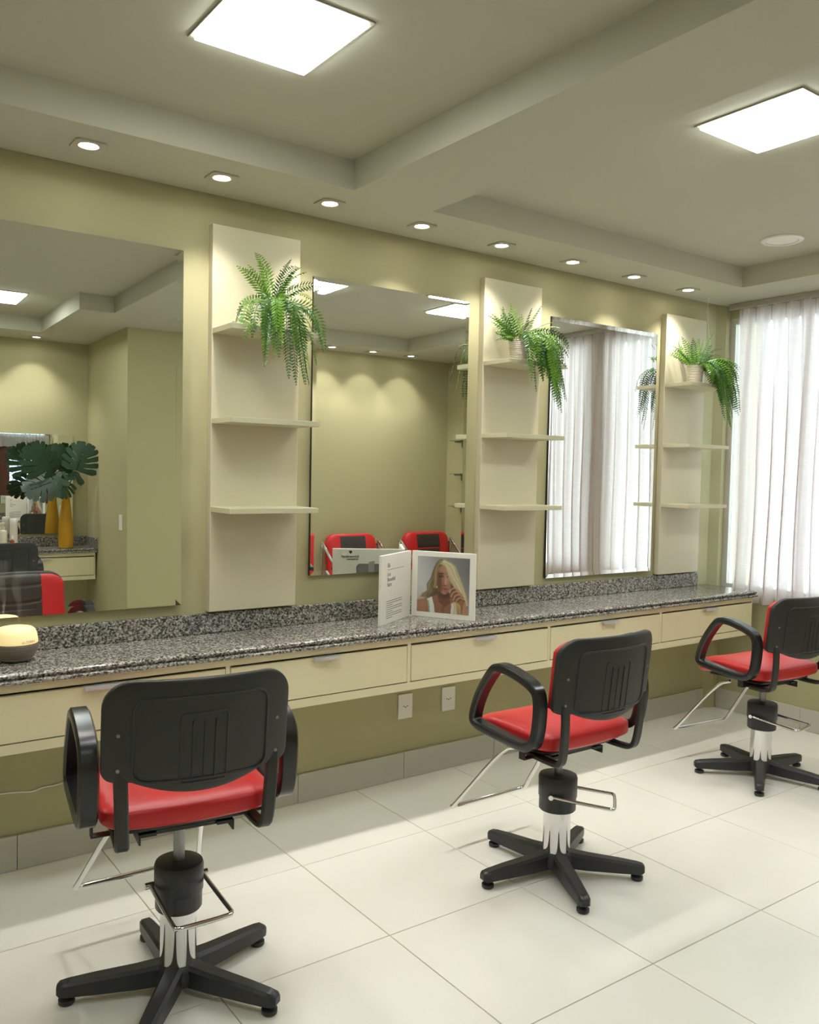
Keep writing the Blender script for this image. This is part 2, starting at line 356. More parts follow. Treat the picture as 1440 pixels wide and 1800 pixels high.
# curtains and rail
def curtain(y0, y1, label, seed):
    rnd = random.Random(seed); n = int(abs(y1 - y0) * 150); nz = 12; L_ = abs(y1 - y0)
    k = 2 * math.pi / .105; ph = rnd.random() * 6; vs_, fs = [], []; pl_ = []
    for j in range(nz + 1):
        z = 2.634 - (2.634 - .745) * j / nz; am = .010 + .014 * min(1, j / 5)
        for i in range(n + 1):
            s = i / n; y = y0 + (y1 - y0) * s; w_ = k * s * L_ + ph + .9 * math.sin(s * L_ * 9 + seed)
            c = math.sin(w_); c = math.copysign(abs(c) ** .6, c)
            pl_.append(w_)
            x = 4.002 + am * c + .006 * math.sin(3 * w_ + j * .3)
            vs_.append((x, y + .016 * math.cos(w_) * min(1, j / 4) + .012 * math.sin(j * .5 + s * 7) * j / nz, z))
    for j in range(nz):
        for i in range(n): a = j * (n + 1) + i; fs.append((a, a + 1, a + n + 2, a + n + 1))
    o = MB().add(vs_, fs).build('sheer_curtain', M['curtain'], None, smooth='all', fix=False)
    at_ = o.data.attributes.new('pleat', 'FLOAT', 'POINT'); at_.data.foreach_set('value', pl_)
    return tag(o, label, 'curtain', 'sheer curtains on the window rail')
curtain(-.135, -1.12, 'pale pleated sheer curtain hanging next to the corner pilaster', 3)
curtain(-1.135, -2.62, 'pale pleated sheer curtain on the far part of the rail, away from the corner', 5)
rl = thing('curtain_rail', 'grey curtain rail running under the ceiling above the curtains', 'curtain rail', (0, 0, 0))
MB().box(3.985, 4.02, -2.66, -.07, 2.640, ZC - .0005).build('track', M['rail'], rl, bevel=.003)
for k in range(22): MB().box(3.998, 4.006, -.16 - k * .115, -.152 - k * .115, 2.6345, 2.641).build('glider', M['white'], rl)

# door with stained glass on the opposite wall (seen only in the mirrors)
dr = thing('door_1', 'brown wooden door with patterned glass, seen reflected', 'door', ((DX0 + DX1) / 2, YF - .10, 0), kind='structure')
hw = (DX1 - DX0) / 2
f = MB().box(-hw, -hw + .07, -.05, .10, 0, DZ).box(hw - .07, hw, -.05, .10, 0, DZ).box(-hw + .07, hw - .07, -.05, .10, DZ - .07, DZ).box(-hw + .07, hw - .07, -.05, .10, 2.08, 2.14)
f.build('door_frame', M['wood'], dr, bevel=.004)
a, b = -hw + .073, hw - .073; pa, pb = -.21, .21
lf = MB().box(a, pa, -.02, .025, .01, 2.075).box(pb, b, -.02, .025, .01, 2.075).box(pa, pb, -.02, .025, .01, 1.22).box(pa, pb, -.02, .025, 1.88, 2.075).build('door_leaf', M['wood'], dr, bevel=.004)
MB().box(pa - .002, pb + .002, -.003, .006, 1.218, 1.882).build('pane', M['stained'], lf)
MB().box(a + .06, pb - .04, .0255, .032, .15, 1.0).build('panel_moulding', M['wood'], lf, bevel=.003)
MB().tube([(b - .05, .026, 1.05), (b - .05, .07, 1.05), (b - .17, .07, 1.05)], .009, 8).build('door_handle', M['chrome'], lf, smooth='all')
MB().box(-hw + .068, hw - .068, -.003, .006, 2.138, DZ - .068).build('pane', M['stained'], dr)
vv = MB(); vs_, fs = [], []; n = 120
for j in range(4):
    for i in range(n + 1):
        xx = -hw + .02 + (2 * hw - .04) * i / n; vs_.append((xx, .13 + .012 * math.sin(i * .9) * (1 if j else .3), 2.18 - .075 * j + (.006 * math.sin(i * .45) if j == 3 else 0)))
for j in range(3):
    for i in range(n): a = j * (n + 1) + i; fs.append((a, a + 1, a + n + 2, a + n + 1))
o = MB().add(vs_, fs).build('valance', M['valance'], None, smooth='all', fix=False); o.location = dr.location; tag(o, 'gathered white valance above the brown door, seen reflected', 'valance')

# ------------------------------------------------------------------ ceiling fixtures
def panel_light(x0, x1, y0, y1, label):
    o = thing('ceiling_panel_light', label, 'ceiling light', ((x0 + x1) / 2, (y0 + y1) / 2, ZT), group='square ceiling panel lights')
    a, b = (x1 - x0) / 2, (y1 - y0) / 2; e = .016; f = MB()
    f.box(-a - e, a + e, -b - e, -b, -.006, 0).box(-a - e, a + e, b, b + e, -.006, 0).box(-a - e, -a, -b, b, -.006, 0).box(a, a + e, -b, b, -.006, 0)
    f.build('frame', M['trim'], o, bevel=.0015, seg=1)
    MB().box(-a, a, -b, b, -.015, -.0005).build('diffuser', M['panel'], o)
panel_light(-.035, .325, -1.365, -.995, 'square panel light over the left chair, cut by the top edge')
panel_light(1.645, 2.0, -1.885, -1.51, 'square panel light at the right, beside the round speaker')
panel_light(2.95, 3.31, -1.98, -1.60, 'square panel light seen reflected at the right of the middle mirror')
panel_light(-.04, .325, -3.74, -3.32, 'square panel light seen reflected in the large left mirror')
panel_light(-1.9, -1.54, -1.38, -1.0, 'added square panel light further left, out of view, lighting the left end')  # extra unseen lamp, added to light the left end of the room
trim_me = lamp_me = None
def downlight(x, y, label, group):
    global trim_me, lamp_me
    o = thing('downlight', label, 'downlight', (x, y, ZC), group=group)
    if trim_me is None:
        m_ = MB(); n = 28; a = .055; outer, inner = [], []
        for k in range(n):
            t = 2 * math.pi * k / n; c, s = math.cos(t), math.sin(t); q = a / max(abs(c), abs(s)); outer.append((c * q, s * q)); inner.append((c * .036, s * .036))
        vs_ = [(p[0], p[1], 0) for p in outer] + [(p[0], p[1], -.006) for p in outer] + [(p[0], p[1], -.006) for p in inner] + [(p[0] * .86, p[1] * .86, -.001) for p in inner]
        fs = []
        for k in range(n):
            q = (k + 1) % n
            for r_ in range(3): fs.append((r_ * n + k, r_ * n + q, (r_ + 1) * n + q, (r_ + 1) * n + k))
        trim_me = MB().add(vs_, fs).mesh('trim'); lamp_me = MB().lathe([(.0305, -.0022), (.024, -.0042), (.008, -.005)], 24).mesh('lamp', smooth=True)
    obj('trim', trim_me, M['trim'], o); obj('lamp', lamp_me, M['lamp'], o)
    l = bpy.data.lights.new('downlight_beam', 'SPOT'); l.energy = SPOT_W; l.color = SPOT_COL; l.spot_size = R(100); l.spot_blend = .8; l.shadow_soft_size = .025
    lo = bpy.data.objects.new('downlight_beam', l); col.objects.link(lo); lo.parent = o; lo.location = (0, 0, -.012)
ORD = ['first', 'second', 'third', 'fourth', 'fifth', 'sixth', 'seventh', 'eighth']
for k, (x, y) in enumerate([(-.128, -.25), (.381, -.238), (.874, -.231), (1.375, -.214), (1.878, -.202), (2.39, -.197), (2.9, -.187), (3.411, -.176)]):
    downlight(x, y, '%s square recessed downlight from the left above the mirrors' % ORD[k], 'downlights along the mirror wall')
for k, x in enumerate((2.90, 3.335, 3.765)): downlight(x, -3.37, '%s downlight from the left reflected in the middle mirror' % ORD[k], 'downlights along the opposite wall')
for k, x in enumerate((.64, .13)): downlight(x, -4.6, ['downlight above the yellow vase, reflected in the left mirror', 'downlight above the bottles in the far niche'][k], 'downlights in the far niche')
o = thing('ceiling_speaker', 'round white ceiling speaker in the right ceiling tray', 'speaker', (3.22, -.89, ZT))
MB().lathe([(.105, 0), (.105, -.006), (.098, -.010), (.082, -.010), (.080, -.004)], 40).build('rim', M['white'], o, smooth=True)
MB().lathe([(.080, -.003), (.076, -.007), (.03, -.010), (.005, -.0105)], 40).build('grille', M['card'], o, smooth=True)

# ------------------------------------------------------------------ mirrors
NX, NZ = -.0125, .0036
def wall_mirror(name, x0, x1, z0, z1, label, bev=.024, xc=None, drop=.0022):
    o = thing(name, label, 'mirror', (0, 0, 0)); xc = (x0 + x1) / 2 if xc is None else xc; zc = (z0 + z1) / 2
    Y = lambda x, z, d=0: -.021 + NX * (x - xc) + NZ * (z - zc) + d
    P = [(x0, z0), (x1, z0), (x1, z1), (x0, z1)]; Q = [(x0 + bev, z0 + bev), (x1 - bev, z0 + bev), (x1 - bev, z1 - bev), (x0 + bev, z1 - bev)]
    vs_ = [(x, Y(x, z), z) for x, z in Q] + [(x, Y(x, z, drop), z) for x, z in P]
    MB().add(vs_, [(0, 1, 2, 3), (4, 5, 1, 0), (5, 6, 2, 1), (6, 7, 3, 2), (7, 4, 0, 3)]).build('mirror_glass', M['mirror'], o, fix=False)
    e = .0006
    vs_ = [(x, Y(x, z, max(drop, 0) + .0003), z) for x, z in P] + [(x, -.0006, z) for x, z in P]
    MB().add(vs_, [(0, 1, 2, 3), (7, 6, 5, 4), (0, 4, 5, 1), (1, 5, 6, 2), (2, 6, 7, 3), (3, 7, 4, 0)]).build('backing', M['edge'], o)
    return o
wall_mirror('wall_mirror', -1.15, .312, .968, 2.422, 'largest frameless mirror at the left, reflecting the yellow vase', .026, 0, -.0003)
wall_mirror('wall_mirror', .925, 1.826, 1.055, 2.412, 'middle frameless mirror between two shelf panels, reflecting two red armchairs', .020, None, -.0006)
wall_mirror('wall_mirror', 2.432, 3.330, .959, 2.418, 'right frameless mirror reflecting the curtains', .022, None, -.0014)
o = thing('wall_mirror', 'small mirror behind the yellow vase on the far wall', 'mirror', (0, YR, 0))
MB().box(-.62, .985, .001, .012, .948, 1.84).build('backing', M['edge'], o)
MB().box(-.62, .985, .0122, .016, .948, 1.84).build('mirror_glass', M['mirror'], o)

# ------------------------------------------------------------------ shelf panels
for x0, x1, lab in ((.430, .840, 'left shelf panel with three shelves, beside the large mirror'), (1.915, 2.325, 'middle shelf panel with three shelves, between two mirrors'), (3.395, 3.80, 'right shelf panel with three shelves, nearest the curtain')):
    o = thing('shelf_panel', lab, 'shelf unit', (x0, 0, .93), group='shelf panels on the mirror wall'); w_ = x1 - x0
    MB().box(0, w_, -.04, -.0005, 0, 1.62).build('back_panel', M['lam'], o, bevel=.0015, seg=1)
    for z in (.4245, .794, 1.168): MB().box(0.002, w_, -.235, -.0402, z, z + .022).build('shelf', M['lam2'], o, bevel=.001, seg=1)

# ------------------------------------------------------------------ counter
def counter(name, x0, x1, depth, splash_x1, label, rot, loc, right_end):
    o = thing(name, label, 'countertop', loc, rot)
    prof = [(-.004, .835), (.004, .8345), (.0115, .832), (.0165, .8265), (.0165, .821), (.0125, .8155), (.0085, .8135), (.014, .8115), (.0205, .807), (.0215, .801), (.0185, .796), (.011, .7945), (-.002, .7945)]
    e = 1 if right_end else 0; m_ = MB(); n = len(prof); vs_ = []
    for d, z in prof: vs_.append((x0, -depth - d, z))
    for d, z in prof: vs_.append((x1 + e * d, -depth - d, z))
    for d, z in prof: vs_.append((x1 + e * d, 0, z))
    vs_.append((x0, 0, .835)); vs_.append((x0, 0, .7945))
    fs = []
    for st in (0, n):
        for k in range(n - 1): fs.append((st + k, st + n + k, st + n + k + 1, st + k + 1))
    fs.append((0, n, 2 * n, 3 * n)); fs.append((n - 1, 3 * n + 1, 3 * n - 1, 2 * n - 1)); fs.append(tuple(range(n)) + (3 * n + 1, 3 * n))
    m_.add(vs_, fs); m_.build('slab', M['granite'], o, smooth=True)
    MB().box(x0, splash_x1, -.022, -.0008, .8353, .922).build('backsplash', M['granite'], o, bevel=.004)
    return o
counter('granite_countertop', -1.35, 3.945, .352, 3.83, 'long speckled grey granite counter with backsplash below the mirrors', 0, (0, -.0005, 0), True)
NC = counter('granite_countertop', -XN + .001, 1.1, .352, 1.1, 'short granite counter in the far niche under the yellow vase', math.pi, (0, YR + .0005, 0), False)
MB().box(-XN + .0012, -XN + .022, -.35, -.0225, .8353, .922).build('side_splash', M['granite'], NC, bevel=.004)
def drawer_cabinet(x0, x1, label, rot=0, loc=(0, 0, 0), group='drawer cabinets under the granite counter'):
    o = thing('drawer_cabinet', label, 'cabinet', loc, rot, group)
    t = .009
    b = MB().box(x0, x1, -.350, -.002, .555, .590).box(x0, x0 + t, -.348, -.002, .590, .7935).box(x1 - t, x1, -.348, -.002, .590, .7935).box(x0 + t, x1 - t, -.348, -.002, .7660, .7935).box(x0 + t, x1 - t, -.012, -.002, .590, .766)
    b.build('carcass', M['drawer'], o)
    d = MB().box(x0 + t + .003, x1 - t - .003, -.3505, -.332, .5945, .7565).build('drawer', M['drawer'], o, bevel=.0012, seg=1)
    xm = (x0 + x1) / 2; h = MB().box(xm - .062, xm + .062, -.372, -.333, .7568, .7588).box(xm - .062, xm + .062, -.374, -.3715, .7455, .7588)
    h.build('handle', M['steel'], d)
    return o
CX = [-.590, .381, 1.256, 2.140, 3.035, 3.945]
CL = ['drawer cabinet at the left end, behind the left chair', 'drawer cabinet above the left wall socket, second from the left', 'drawer cabinet in the middle of the counter, right of the socket', 'drawer cabinet behind the middle chair, second from the right', 'last drawer cabinet at the right end, by the curtain']
for k in range(5): drawer_cabinet(CX[k], CX[k + 1], CL[k])
drawer_cabinet(-1.10, -.22, 'drawer cabinet below the yellow vase in the far niche', math.pi, (0, YR, 0), 'drawer cabinets in the far niche')
drawer_cabinet(-.22, .66, 'drawer cabinet below the bottles in the far niche', math.pi, (0, YR, 0), 'drawer cabinets in the far niche')

# ------------------------------------------------------------------ salon chairs
ME = {}
def shared(key, fn):
    if key not in ME: ME[key] = fn()
    return ME[key]
def chaikin(P, n=2, closed=True):
    for _ in range(n):
        Q = []
        m_ = len(P)
        for i in range(m_ if closed else m_ - 1):
            a, b = Vector(P[i]), Vector(P[(i + 1) % m_]); Q += [a * .75 + b * .25, a * .25 + b * .75]
        if not closed: Q = [Vector(P[0])] + Q + [Vector(P[-1])]
        P = Q
    return P
BW = .250
def bk_top(a, zt=.972, rc=.075, W=BW):
    d = max(0, abs(a) - (W - rc)); return zt - .012 * (a / W) ** 2 * 0 - (rc - math.sqrt(max(0, rc * rc - d * d)))
def bk_bot(a):
    u = abs(a) / BW; base = .662 + .040 * min(1, u / .72) ** 2
    d = max(0, abs(a) - (BW - .03)); return base + (.03 - math.sqrt(max(0, .0009 - d * d)))
def bk_y(a, z): return -.245 + .055 * (abs(a) / BW) ** 2 - .11 * max(0, z - .66) ** 1.0 + .35 * 0
def back_shell(): return MB().slab(36, 22, BW, bk_bot, bk_top, bk_y, .03, lambda a, b, c: (a, c, b), pu=8, edge=.5).mesh('back_shell', smooth='all')
def back_pad():
    W = BW - .010
    return MB().slab(36, 22, W, lambda a: bk_bot(a) + .010, lambda a: bk_top(a) - .012, lambda a, b: bk_y(a, b) + .026, .040, lambda a, b, c: (a, c, b), pu=6, edge=.35).mesh('back_cushion', smooth='all')
def back_insert():
    # charcoal centre section with two cross seams, slightly proud of the red pad
    n, m_ = 16, 44; vs_, fs = [], []
    for i in range(n + 1):
        a = -.135 + .27 * i / n
        for j in range(m_ + 1):
            b0, b1 = bk_bot(a) + .010, bk_top(a) - .010; w_ = j / m_; b = b0 + (b1 - b0) * w_
            s = min(abs(w_ - .20), abs(w_ - .50), abs(w_ - .80)); dip = .0045 * math.exp(-(s / .018) ** 2)
            d = max(0, (1 - abs(a / (BW - .01)) ** 6) * (1 - abs(2 * w_ - 1) ** 6)) ** .5
            ed = .003 if 0 < i < n else -.002
            vs_.append((a, bk_y(a, b) + .026 + .020 * (.35 + .65 * d) + .004 + ed - dip, b))
    for i in range(n):
        for j in range(m_): q = i * (m_ + 1) + j; fs.append((q, q + 1, q + m_ + 2, q + m_ + 1))
    return MB().add(vs_, fs).mesh('centre_panel', smooth='all')
def on_back(pts): return [(x, bk_y(x, z) - .0145, z) for x, z in pts]
def rrect(x0, x1, z0, z1, r, n=6):
    P = []
    for cx, cz, a0 in ((x1 - r, z1 - r, 0), (x0 + r, z1 - r, 90), (x0 + r, z0 + r, 180), (x1 - r, z0 + r, 270)):
        for k in range(n + 1): a = R(a0 + 90 * k / n); P.append((cx + r * math.cos(a), cz + r * math.sin(a)))
    Q = []
    for i in range(len(P)):
        a, b = P[i], P[(i + 1) % len(P)]; m_ = max(1, int(math.hypot(b[0] - a[0], b[1] - a[1]) / .03))
        for k in range(m_): Q.append((a[0] + (b[0] - a[0]) * k / m_, a[1] + (b[1] - a[1]) * k / m_))
    return Q
def back_ridge():
    m_ = MB().tube(on_back(rrect(-.178, .178, .700, .925, .035)), .0042, 6, closed=True)
    m_.tube(on_back(rrect(-.062, .062, .690, .880, .012)), .003, 6, closed=True)
    return m_.mesh('ridge', smooth='all')
def back_rib(): return MB().tube(on_back([(0, .70 + .016 * k) for k in range(11)]), .003, 6).mesh('rib', smooth='all')
def seat():
    yb, yf, W = -.168, .285, .238
    def b0(a): d = max(0, abs(a) - (W - .06)); return yb + (.06 - math.sqrt(max(0, .0036 - d * d)))
    def b1(a): d = max(0, abs(a) - (W - .10)); return yf - .02 * (a / W) ** 2 - (.10 - math.sqrt(max(0, .01 - d * d)))
    return b0, b1, W
def seat_mesh(th, mid, inset, name, edge):
    b0, b1, W = seat(); W2 = W - inset
    return MB().slab(32, 32, W2, lambda a: b0(a * W / W2) + inset, lambda a: b1(a * W / W2) - inset, lambda a, b: mid - .03 * max(0, (b - .1) / .16) ** 2 - .010 * math.cos(a / W * 1.5) * (1 if th > .05 else 0) + .012, th, lambda a, b, c: (a, b, c), pu=5, edge=edge).mesh(name, smooth='all')
def arm_mesh(s):
    P = [(0, .182, .612), (0, .150, .705), (0, .078, .808), (0, .045, .828), (0, -.02, .826), (0, -.140, .794), (0, -.170, .752), (0, -.160, .62), (0, -.135, .574), (0, -.08, .564), (0, .12, .580), (0, .172, .590)]
    C = chaikin(P, 3); n = len(C); cen = Vector((0, 0, .68)); vs_, fs = [], []
    sec = [(-.026, .008), (-.020, .0165), (.020, .0165), (.026, .008), (.026, -.010), (.020, -.0165), (-.020, -.0165), (-.026, -.010)]; m_ = len(sec)
    for i in range(n):
        t = (C[(i + 1) % n] - C[i - 1]).normalized(); nr = Vector((0, -t.z, t.y))
        if nr.dot(C[i] - cen) < 0: nr = -nr
        for sx, sn in sec: vs_.append(C[i] + Vector((sx, 0, 0)) + nr * sn)
    for i in range(n):
        j = (i + 1) % n
        for k in range(m_): fs.append((i * m_ + k, i * m_ + (k + 1) % m_, j * m_ + (k + 1) % m_, j * m_ + k))
    return MB().add(vs_, fs).mesh('armrest', smooth=True)
def leg_mesh():
    st = [(.035, .030, .030, .092), (.12, .027, .026, .082), (.24, .0235, .026, .073), (.305, .0215, .027, .066), (.327, .0195, .029, .062), (.335, .013, .034, .055)]
    vs_, fs = [], []
    for x, hw_, z0, z1 in st:
        c = hw_ * .35; vs_ += [(x, -hw_, z0), (x, hw_, z0), (x, hw_, z1 - c), (x, hw_ - c, z1), (x, -hw_ + c, z1), (x, -hw_, z1 - c)]
    for i in range(len(st) - 1):
        for k in range(6): fs.append((i * 6 + k, i * 6 + (k + 1) % 6, i * 6 + 6 + (k + 1) % 6, i * 6 + 6 + k))
    fs.append((5, 4, 3, 2, 1, 0)); e = (len(st) - 1) * 6; fs.append(tuple(range(e, e + 6)))
    return MB().add(vs_, fs).mesh('base_leg', smooth=True)
def salon_chair(x, y, face, base, pedal, label, lift=0, foot=0, group='salon chairs with red seats'):
    o = thing('salon_chair', label, 'chair', (x, y, 0), face, group)
    obj('base_hub', shared('hub', lambda: MB().lathe([(.058, .028), (.066, .04), (.066, .070), (.060, .084), (.054, .090)], 32).mesh('base_hub', smooth=True)), M['collar'], o)
    for k in range(5):
        l = obj('base_leg', shared('leg', leg_mesh), M['collar'], o); l.rotation_euler = (0, 0, base + k * R(72) - face)
        obj('glide', shared('glide', lambda: MB().lathe([(.020, 0), (.023, .004), (.023, .014), (.016, .017), (.010, .019), (.010, .030)], 18, (.308, 0, 0)).mesh('glide', smooth=True)), M['collar'], l)
    obj('chrome_cylinder', shared('cyl', lambda: MB().lathe([(.0525, .0905), (.0525, .262)], 40).mesh('chrome_cylinder', smooth=True)), M['chrome'], o)
    c = obj('collar', shared('collar', lambda: MB().lathe([(.064, .25), (.067, .254), (.067, .300), (.070, .304), (.0705, .376), (.067, .385), (.045, .390), (.0165, .391)], 36, (0, .0, 0), 1.0, 1.06).mesh('collar', smooth=True)), M['collar'], o); c.rotation_euler = (0, 0, pedal - face)
    p = obj('pump_pedal', shared('pedal', lambda: MB().tube(chaikin([(-.078, .02, .322), (-.080, -.06, .312), (-.082, -.190, .300), (-.082, -.208, .299), (-.070, -.216, .298), (.070, -.216, .298), (.082, -.208, .299), (.082, -.190, .300), (.080, -.06, .312), (.078, .02, .322)], 2, False), .0068, 8).mesh('pump_pedal', smooth='all')), M['chrome'], o); p.rotation_euler = (0, 0, pedal - face)
    for s in (-1, 1): obj('bolt', shared('bolt%d' % s, lambda: MB().cyl((s * .068, .02, .322), (s * .094, .02, .322), .0095, n=12).mesh('bolt', smooth=True)), M['chrome'], p)
    obj('post', shared('post', lambda: MB().lathe([(.0165, .370), (.0165, .500)], 20).mesh('post', smooth=True)), M['greysteel'], o)
    def br():
        m_ = MB().box(-.085, .085, -.09, .10, .494, .505).box(-.13, -.085, -.10, -.02, .494, .503).box(.085, .13, -.10, -.02, .494, .503).box(-.134, -.129, -.102, -.018, .474, .503).box(.129, .134, -.102, -.018, .474, .503)
        return m_.mesh('seat_bracket')
    obj('seat_bracket', shared('br', br), M['black'], o)
    obj('seat_shell', shared('sh', lambda: seat_mesh(.018, .514, .045, 'seat_shell', .6)), M['black'], o)
    obj('seat_cushion', shared('seat', lambda: seat_mesh(.088, .567, 0, 'seat_cushion', .34)), M['red'], o)
    b = obj('back_shell', shared('bs', back_shell), M['black'], o)
    obj('ridge', shared('rg', back_ridge), M['black'], b)
    for k in range(3): r_ = obj('rib', shared('rib', back_rib), M['black'], b); r_.location = ((k - 1) * .03, 0, 0)
    for sx in (-.212, .212):
        for z in (.735, .83):
            yy = bk_y(sx, z) - .0125
            obj('screw', shared('sc%.1f%.2f' % (sx, z), lambda: MB().cyl((sx, yy + .006, z), (sx, yy - .003, z), .006, .005, 10).mesh('screw', smooth=True)), M['greysteel'], b)
    cu = obj('back_cushion', shared('bc', back_pad), M['red'], o)
    obj('centre_panel', shared('bi', back_insert), M['grey'], cu)
    def bar(s):
        P = chaikin([(s * .185, -.02, .510), (s * .19, -.14, .506), (s * .194, -.196, .510), (s * .198, -.212, .55), (s * .202, -.222, .66), (s * .205, -.220, .735)], 3, False)
        vs_, fs = [], []
        for i, q in enumerate(P):
            t = (P[min(i + 1, len(P) - 1)] - P[max(i - 1, 0)]).normalized(); n_ = Vector((0, -t.z, t.y)).normalized()
            for a, bb_ in ((-.018, .005), (-.013, .009), (.013, .009), (.018, .005), (.018, -.005), (.013, -.009), (-.013, -.009), (-.018, -.005)): vs_.append(q + Vector((a, 0, 0)) + n_ * bb_)
        for i in range(len(P) - 1):
            for k in range(8): fs.append((i * 8 + k, i * 8 + (k + 1) % 8, i * 8 + 8 + (k + 1) % 8, i * 8 + 8 + k))
        fs.append(tuple(range(7, -1, -1))); e = (len(P) - 1) * 8; fs.append(tuple(range(e, e + 8)))
        return MB().add(vs_, fs).mesh('back_bar', smooth=True)
    for s in (-1, 1):
        obj('back_bar', shared('bar%d' % s, lambda: bar(s)), M['black'], o)
        a = obj('armrest', shared('arm', lambda: arm_mesh(1)), M['blackgloss'], o); a.location = (s * .274, 0, 0)
        obj('arm_bracket', shared('ab%d' % s, lambda: MB().box(s * .10, s * .256, -.075, -.045, .505, .510).box(s * .250, s * .256, -.075, -.045, .510, .574).mesh('arm_bracket', bevel=.002)), M['black'], a).location = (-s * .274, 0, 0)
    def fr():
        P = [(-.13, .10, .486), (-.135, .17, .462), (-.200, .385, .176), (-.203, .400, .166), (-.190, .405, .163), (.190, .405, .163), (.203, .400, .166), (.200, .385, .176), (.135, .17, .462), (.13, .10, .486)]
        return MB().tube(chaikin(P, 2, False), .0088, 10).mesh('footrest', smooth='all')
    obj('footrest', shared('fr', fr), M['chrome'], o).rotation_euler = (0, 0, foot)
    if lift:
        for c_ in o.children:
            if c_.name.split('.')[0] in ('seat_bracket', 'seat_shell', 'seat_cushion', 'back_shell', 'back_cushion', 'back_bar', 'armrest', 'footrest'): c_.location.z += lift
            if c_.name.split('.')[0] == 'post': c_.location.z += lift * .5
    return o
salon_chair(-.085, -1.06, R(-8), R(15.5), R(-2), 'salon chair at the left, seen from behind against the drawers', .020, R(6))
salon_chair(1.397, -1.15, R(0), R(26.6), R(41), 'middle salon chair in front of the portrait card')
salon_chair(3.08, -.97, R(-6), R(-4.5), R(8), 'salon chair at the right, cut by the edge beside the curtain')
salon_chair(.20, -3.78, R(180), R(40), R(200), 'salon chair in the far niche, its black back reflected in the left mirror')

# waiting armchairs on the opposite wall
def wait_chair(x, y, label):
    o = thing('waiting_armchair', label, 'chair', (x, y, 0), 0, 'red armchairs reflected in the middle mirror')
    W = .265
    def bt(a): d = max(0, abs(a) - (W - .09)); return .975 - (.09 - math.sqrt(max(0, .0081 - d * d)))
    yy = lambda a, b: -.20 - .12 * (b - .45)
    b = obj('backrest', shared('wb', lambda: MB().slab(32, 20, W, lambda a: .44, bt, yy, .10, lambda a, b, c: (a, c, b), pu=6, edge=.4).mesh('backrest', smooth='all')), M['red'], o)
    def ins():
        n, m_ = 12, 40; vs_, fs = [], []
        for i in range(n + 1):
            a = -.135 + .27 * i / n
            for j in range(m_ + 1):
                z = .46 + .495 * j / m_; u = 2 * (z - .44) / .535 - 1; d = max(0, (1 - (abs(a) / W) ** 6) * (1 - min(1, abs(u)) ** 6)) ** .5
                s = min(abs(z - v) for v in (.58, .70, .82)); vs_.append((a, yy(a, z) + .05 * (.4 + .6 * d) + .004 - .006 * math.exp(-(s / .01) ** 2), z))
        for i in range(n):
            for j in range(m_): q = i * (m_ + 1) + j; fs.append((q, q + 1, q + m_ + 2, q + m_ + 1))
        return MB().add(vs_, fs).mesh('centre_panel', smooth='all')
    obj('centre_panel', shared('wi', ins), M['grey'], b)
    obj('seat', shared('wse', lambda: MB().slab(24, 24, .25, lambda a: -.20, lambda a: .28, lambda a, b: .43, .11, lambda a, b, c: (a, b, c), pu=6, edge=.5).mesh('seat', smooth='all')), M['red'], o)
    for s in (-1, 1):
        obj('side_frame', shared('wf%d' % s, lambda: MB().tube(chaikin([(s * .305, -.26, .0), (s * .305, -.26, .90), (s * .305, -.24, .905), (s * .305, .0, .70), (s * .305, .22, .66), (s * .305, .26, .62), (s * .305, .26, .0)], 2, False), .013, 10).mesh('side_frame', smooth='all')), M['chrome'], o)
        obj('connector', shared('wc%d' % s, lambda: MB().box(s * .24, s * .30, -.272, -.248, .86, .875).box(s * .20, s * .30, -.02, .02, .385, .41).mesh('connector', bevel=.002)), M['black'], o)
        obj('arm_pad', shared('wp%d' % s, lambda: MB().slab(8, 16, .03, lambda a: -.02, lambda a: .22, lambda a, b: .69 - .02 * b, .035, lambda a, b, c: (s * .305 + a, b, c), pu=4, edge=.4).mesh('arm_pad', smooth='all')), M['black'], o)
wait_chair(3.16, -3.18, 'red armchair with charcoal centre, left of two reflected in the middle mirror')
wait_chair(4.02, -3.18, 'red armchair with charcoal centre, right of two reflected in the middle mirror')

